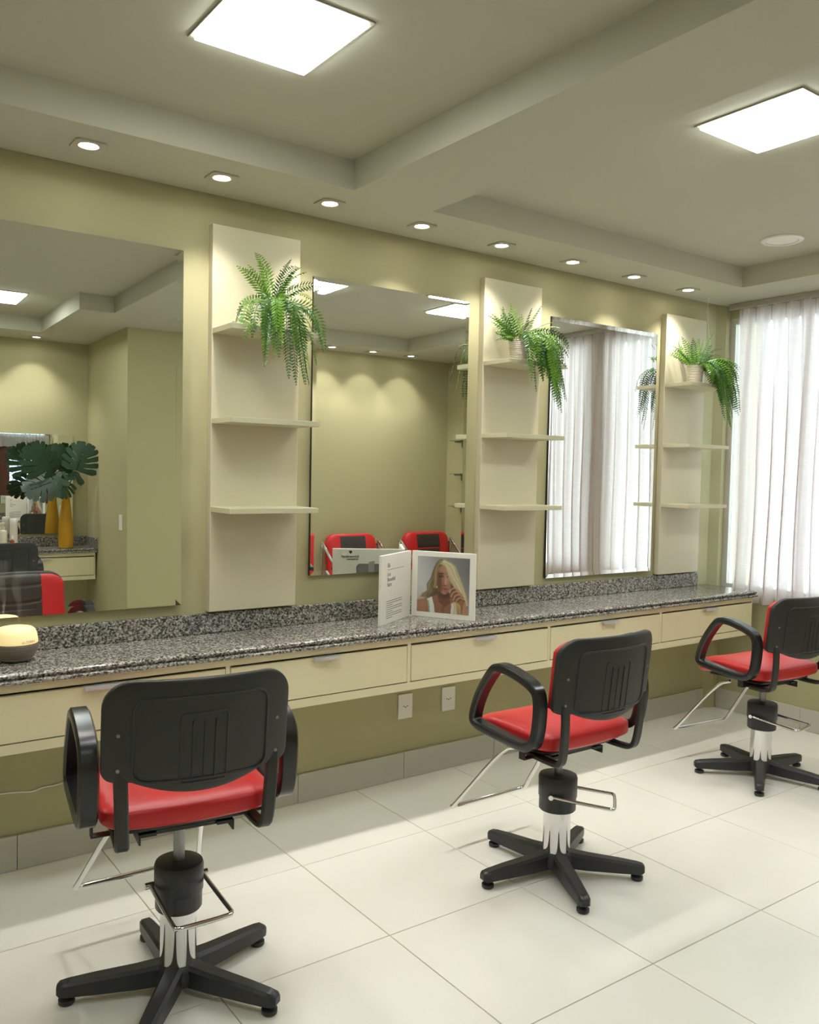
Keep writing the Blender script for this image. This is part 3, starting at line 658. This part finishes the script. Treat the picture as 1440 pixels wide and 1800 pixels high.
# ------------------------------------------------------------------ ferns
def frond(p0, az, el, L, droop, rnd, leaf, parent, dark, gap, wid, box):
    p = Vector(p0); n = max(10, int(L / gap)); st = L / n; pts = [p.copy()]; e = el; a = az
    for i in range(n):
        e -= droop * st * (1 + 1.4 * i / n); e = max(e, R(-78)); a += rnd.uniform(-.02, .02)
        p = p + Vector((math.cos(a) * math.cos(e), math.sin(a) * math.cos(e), math.sin(e))) * st
        p.y = min(p.y, -.048)
        if box[0] < p.x < box[1] and p.y > -.242 and p.z < 2.132 and pts[-1].z > 2.12: p.z = 2.132; e = max(e, R(-25))
        pts.append(p.copy())
    m_ = MB(); m_.tube(pts[::2] if len(pts) % 2 else pts[::2] + [pts[-1]], .0013, 3)
    roll = rnd.uniform(-1.1, 1.1)
    for i in range(2, n + 1):
        t = (pts[i] - pts[i - 1]).normalized(); s = i / n
        up = Vector((0, 0, 1)); up = (up - t * t.z)
        if up.length < .05: up = Vector((math.cos(az), math.sin(az), 0))
        up.normalize(); sd = t.cross(up).normalized(); sd = Matrix.Rotation(roll, 3, t) @ sd; nn = sd.cross(t)
        ll = leaf * (math.sin(math.pi * min(1, .18 + .80 * s)) ** .8) * rnd.uniform(.85, 1.1) + .002
        for q in (-1, 1):
            d = (sd * q * .88 + t * .47 + nn * rnd.uniform(-.15, .12)).normalized(); w_ = t * wid * (1 if ll > .012 else .7)
            b = pts[i]; m_.add([b, b + d * ll * .45 + w_, b + d * ll - nn * .003, b + d * ll * .45 - w_], [(0, 1, 2, 3)])
    return m_.build('frond', M['fern2'] if dark else M['fern'], parent, fix=False)
def fern(x, y, z, seed, label, specs, box, gap, wid, dens=1.0, potr=.052, poth=.115):
    rnd = random.Random(seed); o = thing('potted_fern', label, 'plant', (x, y, z), group='potted ferns on the top shelves')
    pr = [(potr * .78, 0)]
    for k in range(12): zz = poth * (k + .5) / 12; pr += [(potr * (.78 + .22 * zz / poth) + .0016, zz - .003), (potr * (.78 + .22 * zz / poth) - .0012, zz + .003)]
    pr += [(potr + .002, poth), (potr - .006, poth), (potr - .008, poth - .012)]
    po = MB().lathe(pr, 28).build('pot', M['pot'], o, smooth=True); MB().lathe([(potr - .009, poth - .016), (potr - .02, poth - .006), (.004, poth - .002)], 20).build('moss', M['soil'], po, smooth=True)
    inv = Matrix.Translation((-x, -y, -z))
    for (az, el, L, dr_, lf, cnt, spread) in specs:
        for k in range(round(cnt * dens)):
            a = R(az) + rnd.uniform(-1, 1) * R(spread); f = frond((x + .02 * math.cos(a), y + .02 * math.sin(a), z + poth - .01), a, R(el + rnd.uniform(-12, 12)), L * rnd.uniform(.8, 1.12), dr_ * rnd.uniform(.85, 1.15), rnd, lf, None, rnd.random() < .45, gap, wid, box)
            f.data.transform(inv); f.parent = o
    return o
fern(.650, -.155, 2.1205, 11, 'bushy artificial fern on the left shelf panel, hanging in front of its pot',
     [(100, 78, .17, 1, .026, 4, 180), (175, 60, .20, 2, .030, 3, 25), (-100, 75, .24, 3, .034, 5, 90), (0, 50, .22, 3, .032, 4, 30), (-100, 35, .34, 7, .036, 6, 45), (-150, 20, .26, 6, .034, 4, 25), (-75, 15, .42, 7.5, .038, 8, 40), (-30, 15, .30, 5, .034, 5, 25), (-105, 0, .30, 7, .036, 7, 60)], (.43, .84), .0125, .0042)
fern(2.075, -.135, 2.1205, 22, 'artificial fern in a woven pot on the middle shelf panel',
     [(0, 72, .19, 1, .028, 7, 180), (160, 48, .18, 1.5, .028, 4, 25), (10, 45, .24, 2, .030, 5, 30), (-30, 35, .30, 4, .030, 6, 30), (-15, 12, .30, 5, .030, 5, 20), (-60, 30, .42, 6, .032, 6, 25), (-80, 20, .44, 6.5, .032, 6, 25), (-50, 5, .30, 6, .030, 6, 35), (-100, 30, .34, 6, .030, 5, 25), (175, 25, .15, 3, .028, 4, 30)], (1.915, 2.325), .0140, .0046, 1.5)
fern(3.565, -.135, 2.1205, 33, 'artificial fern in a woven pot on the right shelf panel, by the curtain',
     [(0, 70, .20, 1, .028, 7, 180), (165, 45, .17, 1.5, .028, 4, 25), (5, 48, .26, 2, .030, 5, 30), (-30, 35, .32, 4, .030, 6, 30), (-15, 15, .30, 5, .030, 5, 20), (-50, 30, .44, 6, .032, 6, 25), (-70, 20, .44, 6.5, .032, 6, 25), (-40, 5, .32, 6, .030, 6, 35), (-95, 35, .32, 6, .030, 3, 20)], (3.395, 3.80), .0140, .0046, 1.5)
tag(MB().tube(chaikin([(3.70, -.12, ZC), (3.685, -.12, 2.58), (3.70, -.125, 2.48), (3.715, -.13, 2.40), (3.70, -.135, 2.32)], 2, False), .0012, 6).build('hanging_cord', M['white'], None, smooth='all'), 'thin pale cord hanging from the ceiling onto the right fern', 'cord')

# ------------------------------------------------------------------ display card on the counter
ZK = .8352
FX, FY = 1.465, -.065
cardo = thing('display_card', 'white folding display card with a portrait, standing on the granite counter', 'display card', (FX, FY, ZK))
A = Vector((1.170 - FX, -.243 - FY, 0)); B = Vector((1.636 - FX, -.348 - FY, 0)); HC = .321
def leaf_frame(d, side):      # local frame: u along the leaf from the fold, v up, n towards the viewer
    u = d.normalized(); n = Vector((u.y, -u.x, 0)) * side; return u, n
def leaf_box(d, side, name):
    u, n = leaf_frame(d, side); L_ = d.length; t = .015; m_ = MB(); vs_ = []
    for z in (0, HC):
        for a, b in ((.004, 0), (L_, 0), (L_, -t), (.004, -t)): vs_.append(u * a + n * b + Vector((0, 0, z)))
    return m_.add(vs_, [(0, 1, 2, 3), (7, 6, 5, 4), (0, 4, 5, 1), (1, 5, 6, 2), (2, 6, 7, 3), (3, 7, 4, 0)]).build(name, M['card'], cardo, bevel=.001, seg=1)
lfA = leaf_box(A, -1, 'text_leaf'); lfB = leaf_box(B, 1, 'portrait_leaf')
uA, nA = leaf_frame(A, -1); uB, nB = leaf_frame(B, 1)
def rect_on(name, parent, org, ux, nn, x0, x1, z0, z1, m_, lift=.0006):
    vs_ = [org + ux * x0 + nn * lift + Vector((0, 0, z0)), org + ux * x1 + nn * lift + Vector((0, 0, z0)), org + ux * x1 + nn * lift + Vector((0, 0, z1)), org + ux * x0 + nn * lift + Vector((0, 0, z1))]
    return MB().add(vs_, [(0, 1, 2, 3)]).build(name, m_, parent, fix=False)
# text leaf, front: x runs from the free end to the fold
oA = A.copy(); rA = -uA; LA = A.length
def tm(org, ux, nn, x, z): 
    return Matrix(((ux.x, 0, nn.x, org.x + ux.x * x + nn.x * .0006), (ux.y, 0, nn.y, org.y + ux.y * x + nn.y * .0006), (0, 1, 0, z), (0, 0, 0, 1)))
text_mesh('number', '06', .030, M['ink'], lfA, tm(oA, rA, nA, .062, .262))
rect_on('rule_line', lfA, oA, rA, nA, .062, .255, .2505, .2525, M['ink'])
for k, wd in enumerate(('Los', 'Beautiful', 'hairs')): text_mesh('heading', wd, .026, M['ink'], lfA, tm(oA, rA, nA, .062, .222 - .024 * k))
pl = MB(); rl_ = random.Random(4)
for k in range(9):
    z = .104 - .0098 * k; x1 = .235 if k not in (2, 5, 8) else .125; org = oA + nA * .0006
    pl.add([org + rA * .055 + Vector((0, 0, z)), org + rA * x1 + Vector((0, 0, z)), org + rA * x1 + Vector((0, 0, z + .0028)), org + rA * .055 + Vector((0, 0, z + .0028))], [(0, 1, 2, 3)])
pl.build('paragraph', M['ink'], lfA, fix=False)
# text leaf, back: logo and product picture (seen in the mirror); x runs from the fold to the free end
oK = -nA * .015; rK = uA; nK = -nA
text_mesh('logo_word', 'Schwarzkopf', .0168, M['blackink'], lfA, tm(oK, rK, nK, .214, .277), bold=.0003)
text_mesh('logo_line', 'PROFESSIONAL', .0082, M['blackink'], lfA, tm(oK, rK, nK, .218, .2655), bold=.0004)
hd = [(0, .012), (.006, .0165), (.014, .016), (.019, .010), (.018, .003), (.013, -.002), (.013, -.008), (.009, -.012), (.006, -.006), (.003, -.002), (.0, .003)]
MB().add([oK + nK * .0006 + rK * (.248 + a * .85) + Vector((0, 0, .3015 + b * .6)) for a, b in hd], [tuple(range(len(hd)))]).build('logo_mark', M['blackink'], lfA, fix=False)
bar_ = rrect(.086, .227, .180, .247, .020)
MB().add([oK + nK * .0005 + rK * a + Vector((0, 0, b)) for a, b in bar_], [tuple(range(len(bar_)))]).build('product_picture', M['midink'], lfA, fix=False)
MB().add([oK + nK * .0008 + rK * a + Vector((0, 0, b)) for a, b in ((.142, .170), (.172, .170), (.165, .256), (.136, .262))], [(0, 1, 2, 3)]).build('product_label', M['lightink'], lfA, fix=False)
# portrait print painted as vertex colours on a flat grid
def portrait(nx=150, ny=160):
    U, V = np.meshgrid((np.arange(nx + 1)) / nx, (np.arange(ny + 1)) / ny); S = U.shape
    rng = np.random.RandomState(2)
    def blur(k, n):
        for _ in range(n):
            p = np.pad(k, 1, mode='edge'); k = (p[1:-1, 1:-1] * 2 + p[:-2, 1:-1] + p[2:, 1:-1] + p[1:-1, :-2] + p[1:-1, 2:]) / 6
        return k
    g = np.clip(1.05 - .55 * U + .25 * np.sin(3 * V + 2 * U), 0, 1.3)
    img = np.array([146, 148, 147.])[None, None] * (.58 + .55 * g[..., None])
    def put(m, c):
        m = np.clip(m, 0, 1)[..., None]; img[:] = img * (1 - m) + np.array(c, float) * m
    def poly(P, soft=2):
        c = np.zeros(S, bool); n = len(P)
        for i in range(n):
            (x1, y1), (x2, y2) = P[i], P[(i + 1) % n]
            c ^= ((y1 > V) != (y2 > V)) & (U < (x2 - x1) * (V - y1) / (y2 - y1 + 1e-12) + x1)
        return blur(c.astype(float), soft)
    def ell(cx, cy, rx, ry, a=0, soft=.25):
        X = (U - cx) * math.cos(a) + (V - cy) * math.sin(a); Y = -(U - cx) * math.sin(a) + (V - cy) * math.cos(a)
        d = np.sqrt((X / rx) ** 2 + (Y / ry) ** 2); return np.clip((1 + soft / 2 - d) / soft, 0, 1)
    def spline(P, n=40):
        P = [np.array(p, float) for p in P]; P = [2 * P[0] - P[1]] + P + [2 * P[-1] - P[-2]]; out = []
        for i in range(1, len(P) - 2):
            for t in np.linspace(0, 1, n, endpoint=False):
                a, b, c, d = P[i - 1:i + 3]; out.append(.5 * ((2 * b) + (-a + c) * t + (2 * a - 5 * b + 4 * c - d) * t * t + (-a + 3 * b - 3 * c + d) * t ** 3))
        return np.array(out)
    def lock(P, w0, w1, c, al=.8):      # one strand of hair along a curve
        pts = spline(P, 14); m = np.zeros(S)
        for k, (x, y) in enumerate(pts):
            w = (w0 + (w1 - w0) * k / len(pts)); x0, x1 = int(max(0, (x - 3 * w) * nx)), int(min(nx + 1, (x + 3 * w) * nx + 2)); y0, y1 = int(max(0, (y - 3 * w) * ny)), int(min(ny + 1, (y + 3 * w) * ny + 2))
            if x1 > x0 and y1 > y0:
                d = ((U[y0:y1, x0:x1] - x) ** 2 + (V[y0:y1, x0:x1] - y) ** 2) / w ** 2; m[y0:y1, x0:x1] = np.maximum(m[y0:y1, x0:x1], np.exp(-d * 1.2))
        put(m * al, c)
    # hair mass behind
    put(poly([(.37, .90), (.45, .965), (.56, .945), (.68, .87), (.78, .73), (.86, .55), (.93, .38), (.975, .22), (.96, .04), (.80, .0), (.68, .12), (.64, .5), (.5, .5), (.38, .3), (.22, .25), (.06, .27), (.12, .32), (.20, .40), (.20, .50), (.26, .62), (.29, .72), (.33, .83)], 3), (92, 76, 52))
    for k in range(46):
        t = k / 45; j = lambda s=.012: rng.uniform(-s, s)
        x0 = .36 + .06 * t; col = np.array([96, 80, 54]) + (np.array([188, 170, 126]) - np.array([96, 80, 54])) * rng.rand()
        col = col * (1.02 - .5 * t); lock([(.43 + j(), .93 + j()), (.33 + .05 * t + j(), .78 + j()), (.285 + .09 * t + j(), .63 + j()), (.20 + .15 * t + j(.015), .50 + j(.015)), (.215 + .15 * t + j(.02), .39 + j(.02)), (.10 + .24 * t + j(.03), .30 + j(.02)), (.15 + .22 * t + j(.03), .255)], .012, .007, col, .75)
    # shoulders, neck, chest
    put(poly([(-.1, -.1), (-.1, .17), (.08, .225), (.24, .26), (.38, .32), (.62, .33), (.72, .25), (.80, .18), (.84, -.1)]), (138, 98, 75))
    put(ell(.08, .12, .13, .14, 0, .9) * .6, (176, 132, 104))
    put(poly([(.39, .42), (.62, .38), (.65, .20), (.54, .10), (.42, .20)], 4), (112, 76, 58)); put(ell(.53, .33, .12, .07, 0, .8) * .75, (76, 50, 38))
    put(poly([(.195, .235), (.29, .285), (.335, .12), (.36, -.1), (.245, -.1), (.23, .12)], 1), (212, 218, 210)); put(poly([(.205, .2), (.225, .24), (.25, .1), (.262, -.1), (.245, -.1)], 1), (150, 156, 150))
    put(poly([(.665, .19), (.73, .20), (.80, -.1), (.65, -.1)], 1), (200, 206, 198)); put(ell(.50, .06, .03, .06, 0, 1) * .4, (96, 64, 50))
    # face
    f = poly([(.40, .80), (.385, .68), (.385, .58), (.40, .48), (.435, .40), (.49, .345), (.535, .335), (.585, .36), (.635, .44), (.66, .54), (.665, .66), (.64, .78), (.56, .86), (.46, .86)], 3)
    put(f, (148, 106, 84)); put(f * ell(.415, .55, .07, .26, 0, 1) * .85, (98, 66, 50)); put(f * ell(.56, .60, .07, .10, 0, 1) * .6, (190, 148, 122)); put(f * ell(.50, .78, .10, .06, 0, 1) * .6, (182, 140, 114)); put(f * ell(.52, .365, .05, .035, 0, 1) * .5, (182, 138, 112))
    put(ell(.455, .705, .058, .012, .12, .8) * .85, (70, 50, 36)); put(ell(.455, .663, .055, .026, .05, .9) * .55, (88, 58, 46)); put(ell(.458, .652, .042, .012, .02, .7), (44, 32, 28)); put(ell(.462, .651, .010, .008, 0, .6) * .6, (150, 150, 146))
    put(ell(.60, .705, .045, .011, -.1, .8) * .75, (76, 54, 40)); put(ell(.605, .654, .034, .012, -.05, .7) * .9, (48, 34, 30))
    put(ell(.512, .58, .012, .07, -.1, 1) * .5, (116, 80, 62)); put(ell(.545, .57, .012, .07, -.06, 1) * .5, (200, 158, 132)); put(ell(.542, .498, .036, .014, 0, .8) * .8, (100, 66, 52)); put(ell(.556, .518, .018, .016, 0, .9) * .6, (196, 152, 126))
    put(ell(.548, .437, .052, .014, -.06, .5), (142, 80, 74)); put(ell(.548, .413, .046, .018, -.04, .5), (168, 100, 92)); put(ell(.548, .427, .048, .0045, -.06, .6), (70, 38, 36)); put(ell(.548, .385, .032, .010, 0, .9) * .5, (104, 70, 54))
    # hair across the brow, right sweep
    put(poly([(.38, .84), (.42, .93), (.50, .96), (.60, .925), (.71, .84), (.80, .69), (.88, .50), (.95, .34), (.985, .18), (.93, .12), (.89, .26), (.80, .40), (.72, .50), (.655, .575), (.60, .65), (.56, .75), (.525, .845), (.45, .875)], 2), (178, 166, 124))
    for k in range(60):
        t = rng.rand(); j = lambda s=.010: rng.uniform(-s, s); l = rng.rand(); col = np.array([128, 112, 76]) * (1 - l) + np.array([236, 230, 196]) * l
        lock([(.47 + .06 * t + j(), .945 - .05 * (1 - t) + j()), (.545 + .16 * t + j(), .81 + .05 * t + j()), (.615 + .17 * t + j(), .63 + .08 * t + j()), (.715 + .155 * t + j(), .475 + .05 * t + j()), (.83 + .11 * t + j(.015), .32 + j(.02)), (.90 + .07 * t + j(.02), .16 + j(.02))], .010, .006, col, .6)
    for k in range(16):
        t = rng.rand(); j = lambda s=.008: rng.uniform(-s, s); l = rng.rand(); col = np.array([104, 88, 58]) * (1 - l) + np.array([196, 180, 136]) * l
        lock([(.48 + j(), .945 + j()), (.415 - .03 * t + j(), .86 + j()), (.38 - .03 * t + j(), .74 + j()), (.375 - .04 * t + j(), .58 + j()), (.37 - .06 * t + j(), .44 + j())], .010, .007, col, .7)
    # forearm, hand and bent fingers
    put(poly([(.84, .30), (.93, .25), (.99, .0), (.99, -.1), (.86, -.1), (.875, .12)], 2), (170, 128, 102)); put(poly([(.66, .34), (.74, .42), (.84, .36), (.92, .24), (.88, .14), (.78, .15), (.70, .22)], 3), (140, 100, 78))
    for (P, w) in (([(.80, .40), (.72, .455), (.655, .425), (.635, .375)], .021), ([(.84, .365), (.76, .405), (.69, .37), (.665, .30)], .021), ([(.87, .32), (.80, .35), (.735, .315), (.705, .245)], .020), ([(.89, .27), (.84, .295), (.785, .265), (.755, .205)], .017)):
        lock([(x + .012, y - .020) for x, y in P], w, w * .85, (84, 56, 43), .8); lock(P, w, w * .85, (176, 132, 105), .95); lock([(x - .004, y + .007) for x, y in P], w * .4, w * .3, (206, 164, 136), .5)
    put(ell(.735, .437, .016, .006, -.3, .6), (60, 54, 44))
    for k in range(26):
        t = rng.rand(); j = lambda s=.01: rng.uniform(-s, s); l = rng.rand(); col = np.array([150, 124, 74]) * (1 - l) + np.array([228, 212, 162]) * l
        lock([(.70 + .10 * t + j(), .22 - .04 * t + j()), (.72 + .12 * t + j(), .12 + j()), (.70 + .15 * t + j(), -.02)], .010, .007, col, .6)
    put(ell(.385, .46, .010, .022, 0, .6) * .8, (206, 196, 170))
    return np.clip(img, 0, 255), nx, ny
img, nx, ny = portrait()
PW, PZ0, PZ1, LB = .262, .026, .297, B.length
x0p = .034; vs_ = []; cols = []
for j in range(ny + 1):
    for i in range(nx + 1):
        pp = uB * (x0p + (LB - x0p - .028) * i / nx) + nB * .0006 + Vector((0, 0, PZ0 + (PZ1 - PZ0) * j / ny)); vs_.append(pp); cols += list(lin(img[j, i])) + [1.0]
fs = [(j * (nx + 1) + i, j * (nx + 1) + i + 1, (j + 1) * (nx + 1) + i + 1, (j + 1) * (nx + 1) + i) for j in range(ny) for i in range(nx)]
pm = MB().add(vs_, fs).mesh('portrait_print', fix=False); ca = pm.color_attributes.new('print', 'FLOAT_COLOR', 'POINT'); ca.data.foreach_set('color', cols)
m_, nt, p_, out_ = nmat('portrait_print'); at = nt.nodes.new('ShaderNodeAttribute'); at.attribute_name = 'print'; nt.links.new(at.outputs['Color'], p_.inputs['Base Color']); p_.inputs['Roughness'].default_value = .4
tag(obj('portrait_print', pm, m_, lfB), 'printed portrait of a person with long blonde hair and a white top')
MB().box(-.012, .010, -.010, .004, -.0001, .004).build('clip', M['white'], cardo)

# ------------------------------------------------------------------ oil diffuser and vapour
DXY = (-.350, -.160)
o = thing('oil_diffuser', 'glowing cream and taupe aroma diffuser at the left end of the counter', 'diffuser', (DXY[0], DXY[1], ZK))
rr = .074
lo_ = [(.030, 0), (.044, .001), (.052, .006)]
for k in range(9): z = .008 + .0062 * k; r_ = .052 + (rr - .052) * math.sin(math.pi / 2 * (k + 1) / 9.5); lo_ += [(r_ + .0006, z), (r_ - .0004, z + .0035)]
lo_ += [(rr - .0005, .064), (rr - .004, .066)]
MB().lathe(lo_, 44).build('base', M['taupe'], o, smooth=True)
up_ = [(rr - .003, .0645), (rr, .067), (rr - .0008, .078), (rr - .0045, .098), (rr - .010, .112), (rr - .020, .120), (rr - .036, .1235), (.012, .1245), (.004, .123)]
MB().lathe(up_, 44).build('lid', M['glow'], o, smooth=True)
tx = text_mesh('brand_text', 'doTERRA', .0135, M['ink'], o, Matrix.Identity(4), 'CENTER')
aM = R(-66)   # bent round the lid, facing the room
for v in tx.data.vertices:
    a = aM + v.co.x / rr; z = .0705 + v.co.y; rad = rr + .0004 - max(0, z - .078) * .18; v.co = (rad * math.cos(a), rad * math.sin(a), z)
st_ = MB(); P = []; rs = []
for k in range(18): s = k / 17; P.append((DXY[0] + .008 + .012 * math.sin(s * 7) * s, DXY[1] + .01 * math.cos(s * 5) * s, ZK + .124 + .20 * s)); rs.append(.004 + .020 * s ** 1.3)
tag(st_.tube(P, rs, 14).build('vapour_plume', M['steam'], None, smooth='all'), 'thin wisp of white vapour rising from the diffuser', 'vapour', kind='stuff')

# ------------------------------------------------------------------ wall sockets, cable, switch
for xs_, lab in ((1.446, 'white wall socket under the counter, left of the pair'), (1.722, 'white wall socket under the counter, right of the pair')):
    o = thing('wall_socket', lab, 'socket', (xs_ + .043, 0, .367), group='wall sockets under the counter')
    MB().box(-.043, .043, -.009, -.0005, -.062, .062).build('plate', M['white'], o, bevel=.002)
    MB().add([(x, -.0094, z) for x, z in rrect(-.021, .021, -.012, .012, .009)], [tuple(range(len(rrect(-.021, .021, -.012, .012, .009))))]).build('socket_face', M['card'], o, fix=False)
    for dx, dz in ((-.011, .001), (.011, .001), (0, -.004)): MB().cyl((dx, -.0092, dz), (dx, -.0102, dz), .0032, n=10).build('pin_hole', M['dark'], o)
cb = chaikin([(-.62, -.004, .355), (-.43, -.004, .318), (-.39, -.004, .305), (-.34, -.004, .301), (-.30, -.004, .296), (-.26, -.004, .288), (-.22, -.004, .300), (-.17, -.004, .296), (-.10, -.004, .32), (-.06, -.004, .40), (-.05, -.004, .553)], 3, False)
tag(MB().tube(cb, .003, 6).build('power_cable', M['white'], None, smooth='all'), 'thin white cable along the wall under the left drawer', 'cable')
o = thing('light_switch', 'white light switch on the niche side wall, reflected in the left mirror', 'switch', (XN, -3.72, 1.10))
MB().box(-.010, -.0005, -.036, .036, -.062, .062).build('plate', M['white'], o, bevel=.002); MB().box(-.014, -.0095, -.012, .012, -.028, .028).build('rocker', M['white'], o, bevel=.001)

# ------------------------------------------------------------------ far niche: vase, monstera, bottles, bag
VX, VY = .865, -4.52
o = thing('tall_vase', 'tall mustard vase on the far counter, reflected in the left mirror', 'vase', (VX, VY, ZK))
MB().lathe([(.050, 0), (.060, .004), (.064, .03), (.066, .10), (.063, .18), (.052, .28), (.040, .38), (.029, .47), (.024, .53), (.026, .545), (.021, .545), (.019, .50)], 36).build('body', M['vase'], o, smooth=True)
def monstera_leaf(parent, base, tip_dir, face, size):
    # base: petiole joint; tip_dir: midrib direction; face: leaf normal
    t = Vector(tip_dir).normalized(); n = Vector(face); n = (n - t * n.dot(t)).normalized(); s_ = t.cross(n); m_ = MB()
    K = 7
    for sd in (-1, 1):
        for k in range(K):
            m0, m1 = (k / K) * .92, ((k + 1) / K) * .92
            ang = R(118 - 88 * (k + .5) / K) if k else R(150)
            ln = size * (.60 * math.sin(math.pi * (.22 + .70 * (k + .5) / K)) + .06)
            if k == 0: ln = size * .46
            c0 = (m0 + m1) / 2; prev = None; rowi = []
            for q in range(6):
                f = q / 5; aa = ang - R(26) * f; out = ln * f
                cx = math.sin(ang - R(13) * f) * out; cy = size * c0 - size * .10 + math.cos(ang - R(13) * f) * out
                hw_ = size * (m1 - m0) * .5 * (1.05 if f < .3 else .86 if f < .9 else .50) * (1 + .75 * f if k > 1 else 1 + 1.2 * f)
                dx, dy = -math.cos(aa) * hw_, math.sin(aa) * hw_
                for e in (-1, 1):
                    x = sd * (cx + e * dx); y = cy + e * dy; z = -.32 * (x * x) / size + .02 * size * (1 if q % 2 else 0) - .10 * size * (y / size) ** 2
                    rowi.append(s_ * x + t * y + n * z + Vector(base))
            m_.add(rowi, [(2 * q, 2 * q + 1, 2 * q + 3, 2 * q + 2) for q in range(5)])
    m_.tube([Vector(base) + t * (-.1 * size), Vector(base) + t * .4 * size, Vector(base) + t * .85 * size - n * .08 * size], .003, 5)
    return m_.build('leaf', M['monstera'], parent, smooth='all', fix=False)
o = thing('monstera_stems', 'dark monstera leaves standing in the mustard vase', 'plant', (VX, VY, ZK + .53))
for (bx, by, bz, td, fc, sz) in ((.08, .05, .15, (.25, .1, .85), (-.3, .9, .25), .26), (-.17, .06, .14, (-.45, .1, .8), (.1, .95, .2), .27), (-.06, -.02, .20, (.05, -.1, .9), (.1, .9, .3), .19), (-.12, .10, .06, (-.85, .1, -.30), (-.1, .75, .65), .26), (-.02, .10, .07, (-.30, .3, -.45), (.15, .8, .5), .18)):
    monstera_leaf(o, (bx, by, bz), td, fc, sz)
    MB().tube(chaikin([(0, 0, -.12), (bx * .2, by * .2, .02), (bx, by, bz)], 2, False), .0045, 6).build('stem', M['monstera'], o, smooth='all')
def bottle(name, x, y, prof, m_, label, cap=None, capm=None):
    o = thing(name, label, 'bottle', (x, y, ZK)); MB().lathe(prof, 24).build('body', m_, o, smooth=True)
    if cap: cap.build('cap', capm or M['white'], o, smooth=True)
bottle('pump_bottle', .36, -4.52, [(.028, 0), (.030, .004), (.030, .15), (.026, .165), (.012, .172), (.012, .18)], M['cream'], 'white pump bottle on the far counter beside the tall can', MB().lathe([(.014, .178), (.014, .195), (.006, .197), (.006, .225)], 16).box(-.04, .01, -.008, .008, .222, .236))
bottle('spray_can', .455, -4.60, [(.030, 0), (.032, .004), (.032, .215)], M['cream'], 'tall white can on the far counter, left of the vase', MB().lathe([(.033, .2152), (.033, .255), (.028, .262)], 24))
bottle('serum_bottle', .425, -4.50, [(.017, 0), (.018, .003), (.018, .075), (.010, .084), (.010, .088)], M['amber'], 'small amber bottle with white cap on the far counter', MB().lathe([(.011, .0875), (.011, .12), (.008, .124)], 16))
# glass corner shelves on the window wall (seen in the middle mirror)
for k, z in enumerate((1.23, 1.55, 1.875)):
    o = thing('glass_shelf', '%s glass shelf beyond the curtain, reflected in the middle mirror' % ('lowest', 'middle', 'topmost')[k], 'shelf', (XR, -3.18, z), group='glass shelves on the window wall')
    MB().box(-.14, -.002, -.16, .22, 0, .008).build('pane', M['shelfglass'], o)
    for dy in (-.12, .17): MB().box(-.10, -.0005, dy - .006, dy + .006, -.012, -.0005).box(-.012, -.0005, dy - .006, dy + .006, -.06, -.012).build('bracket', M['greysteel'], o)
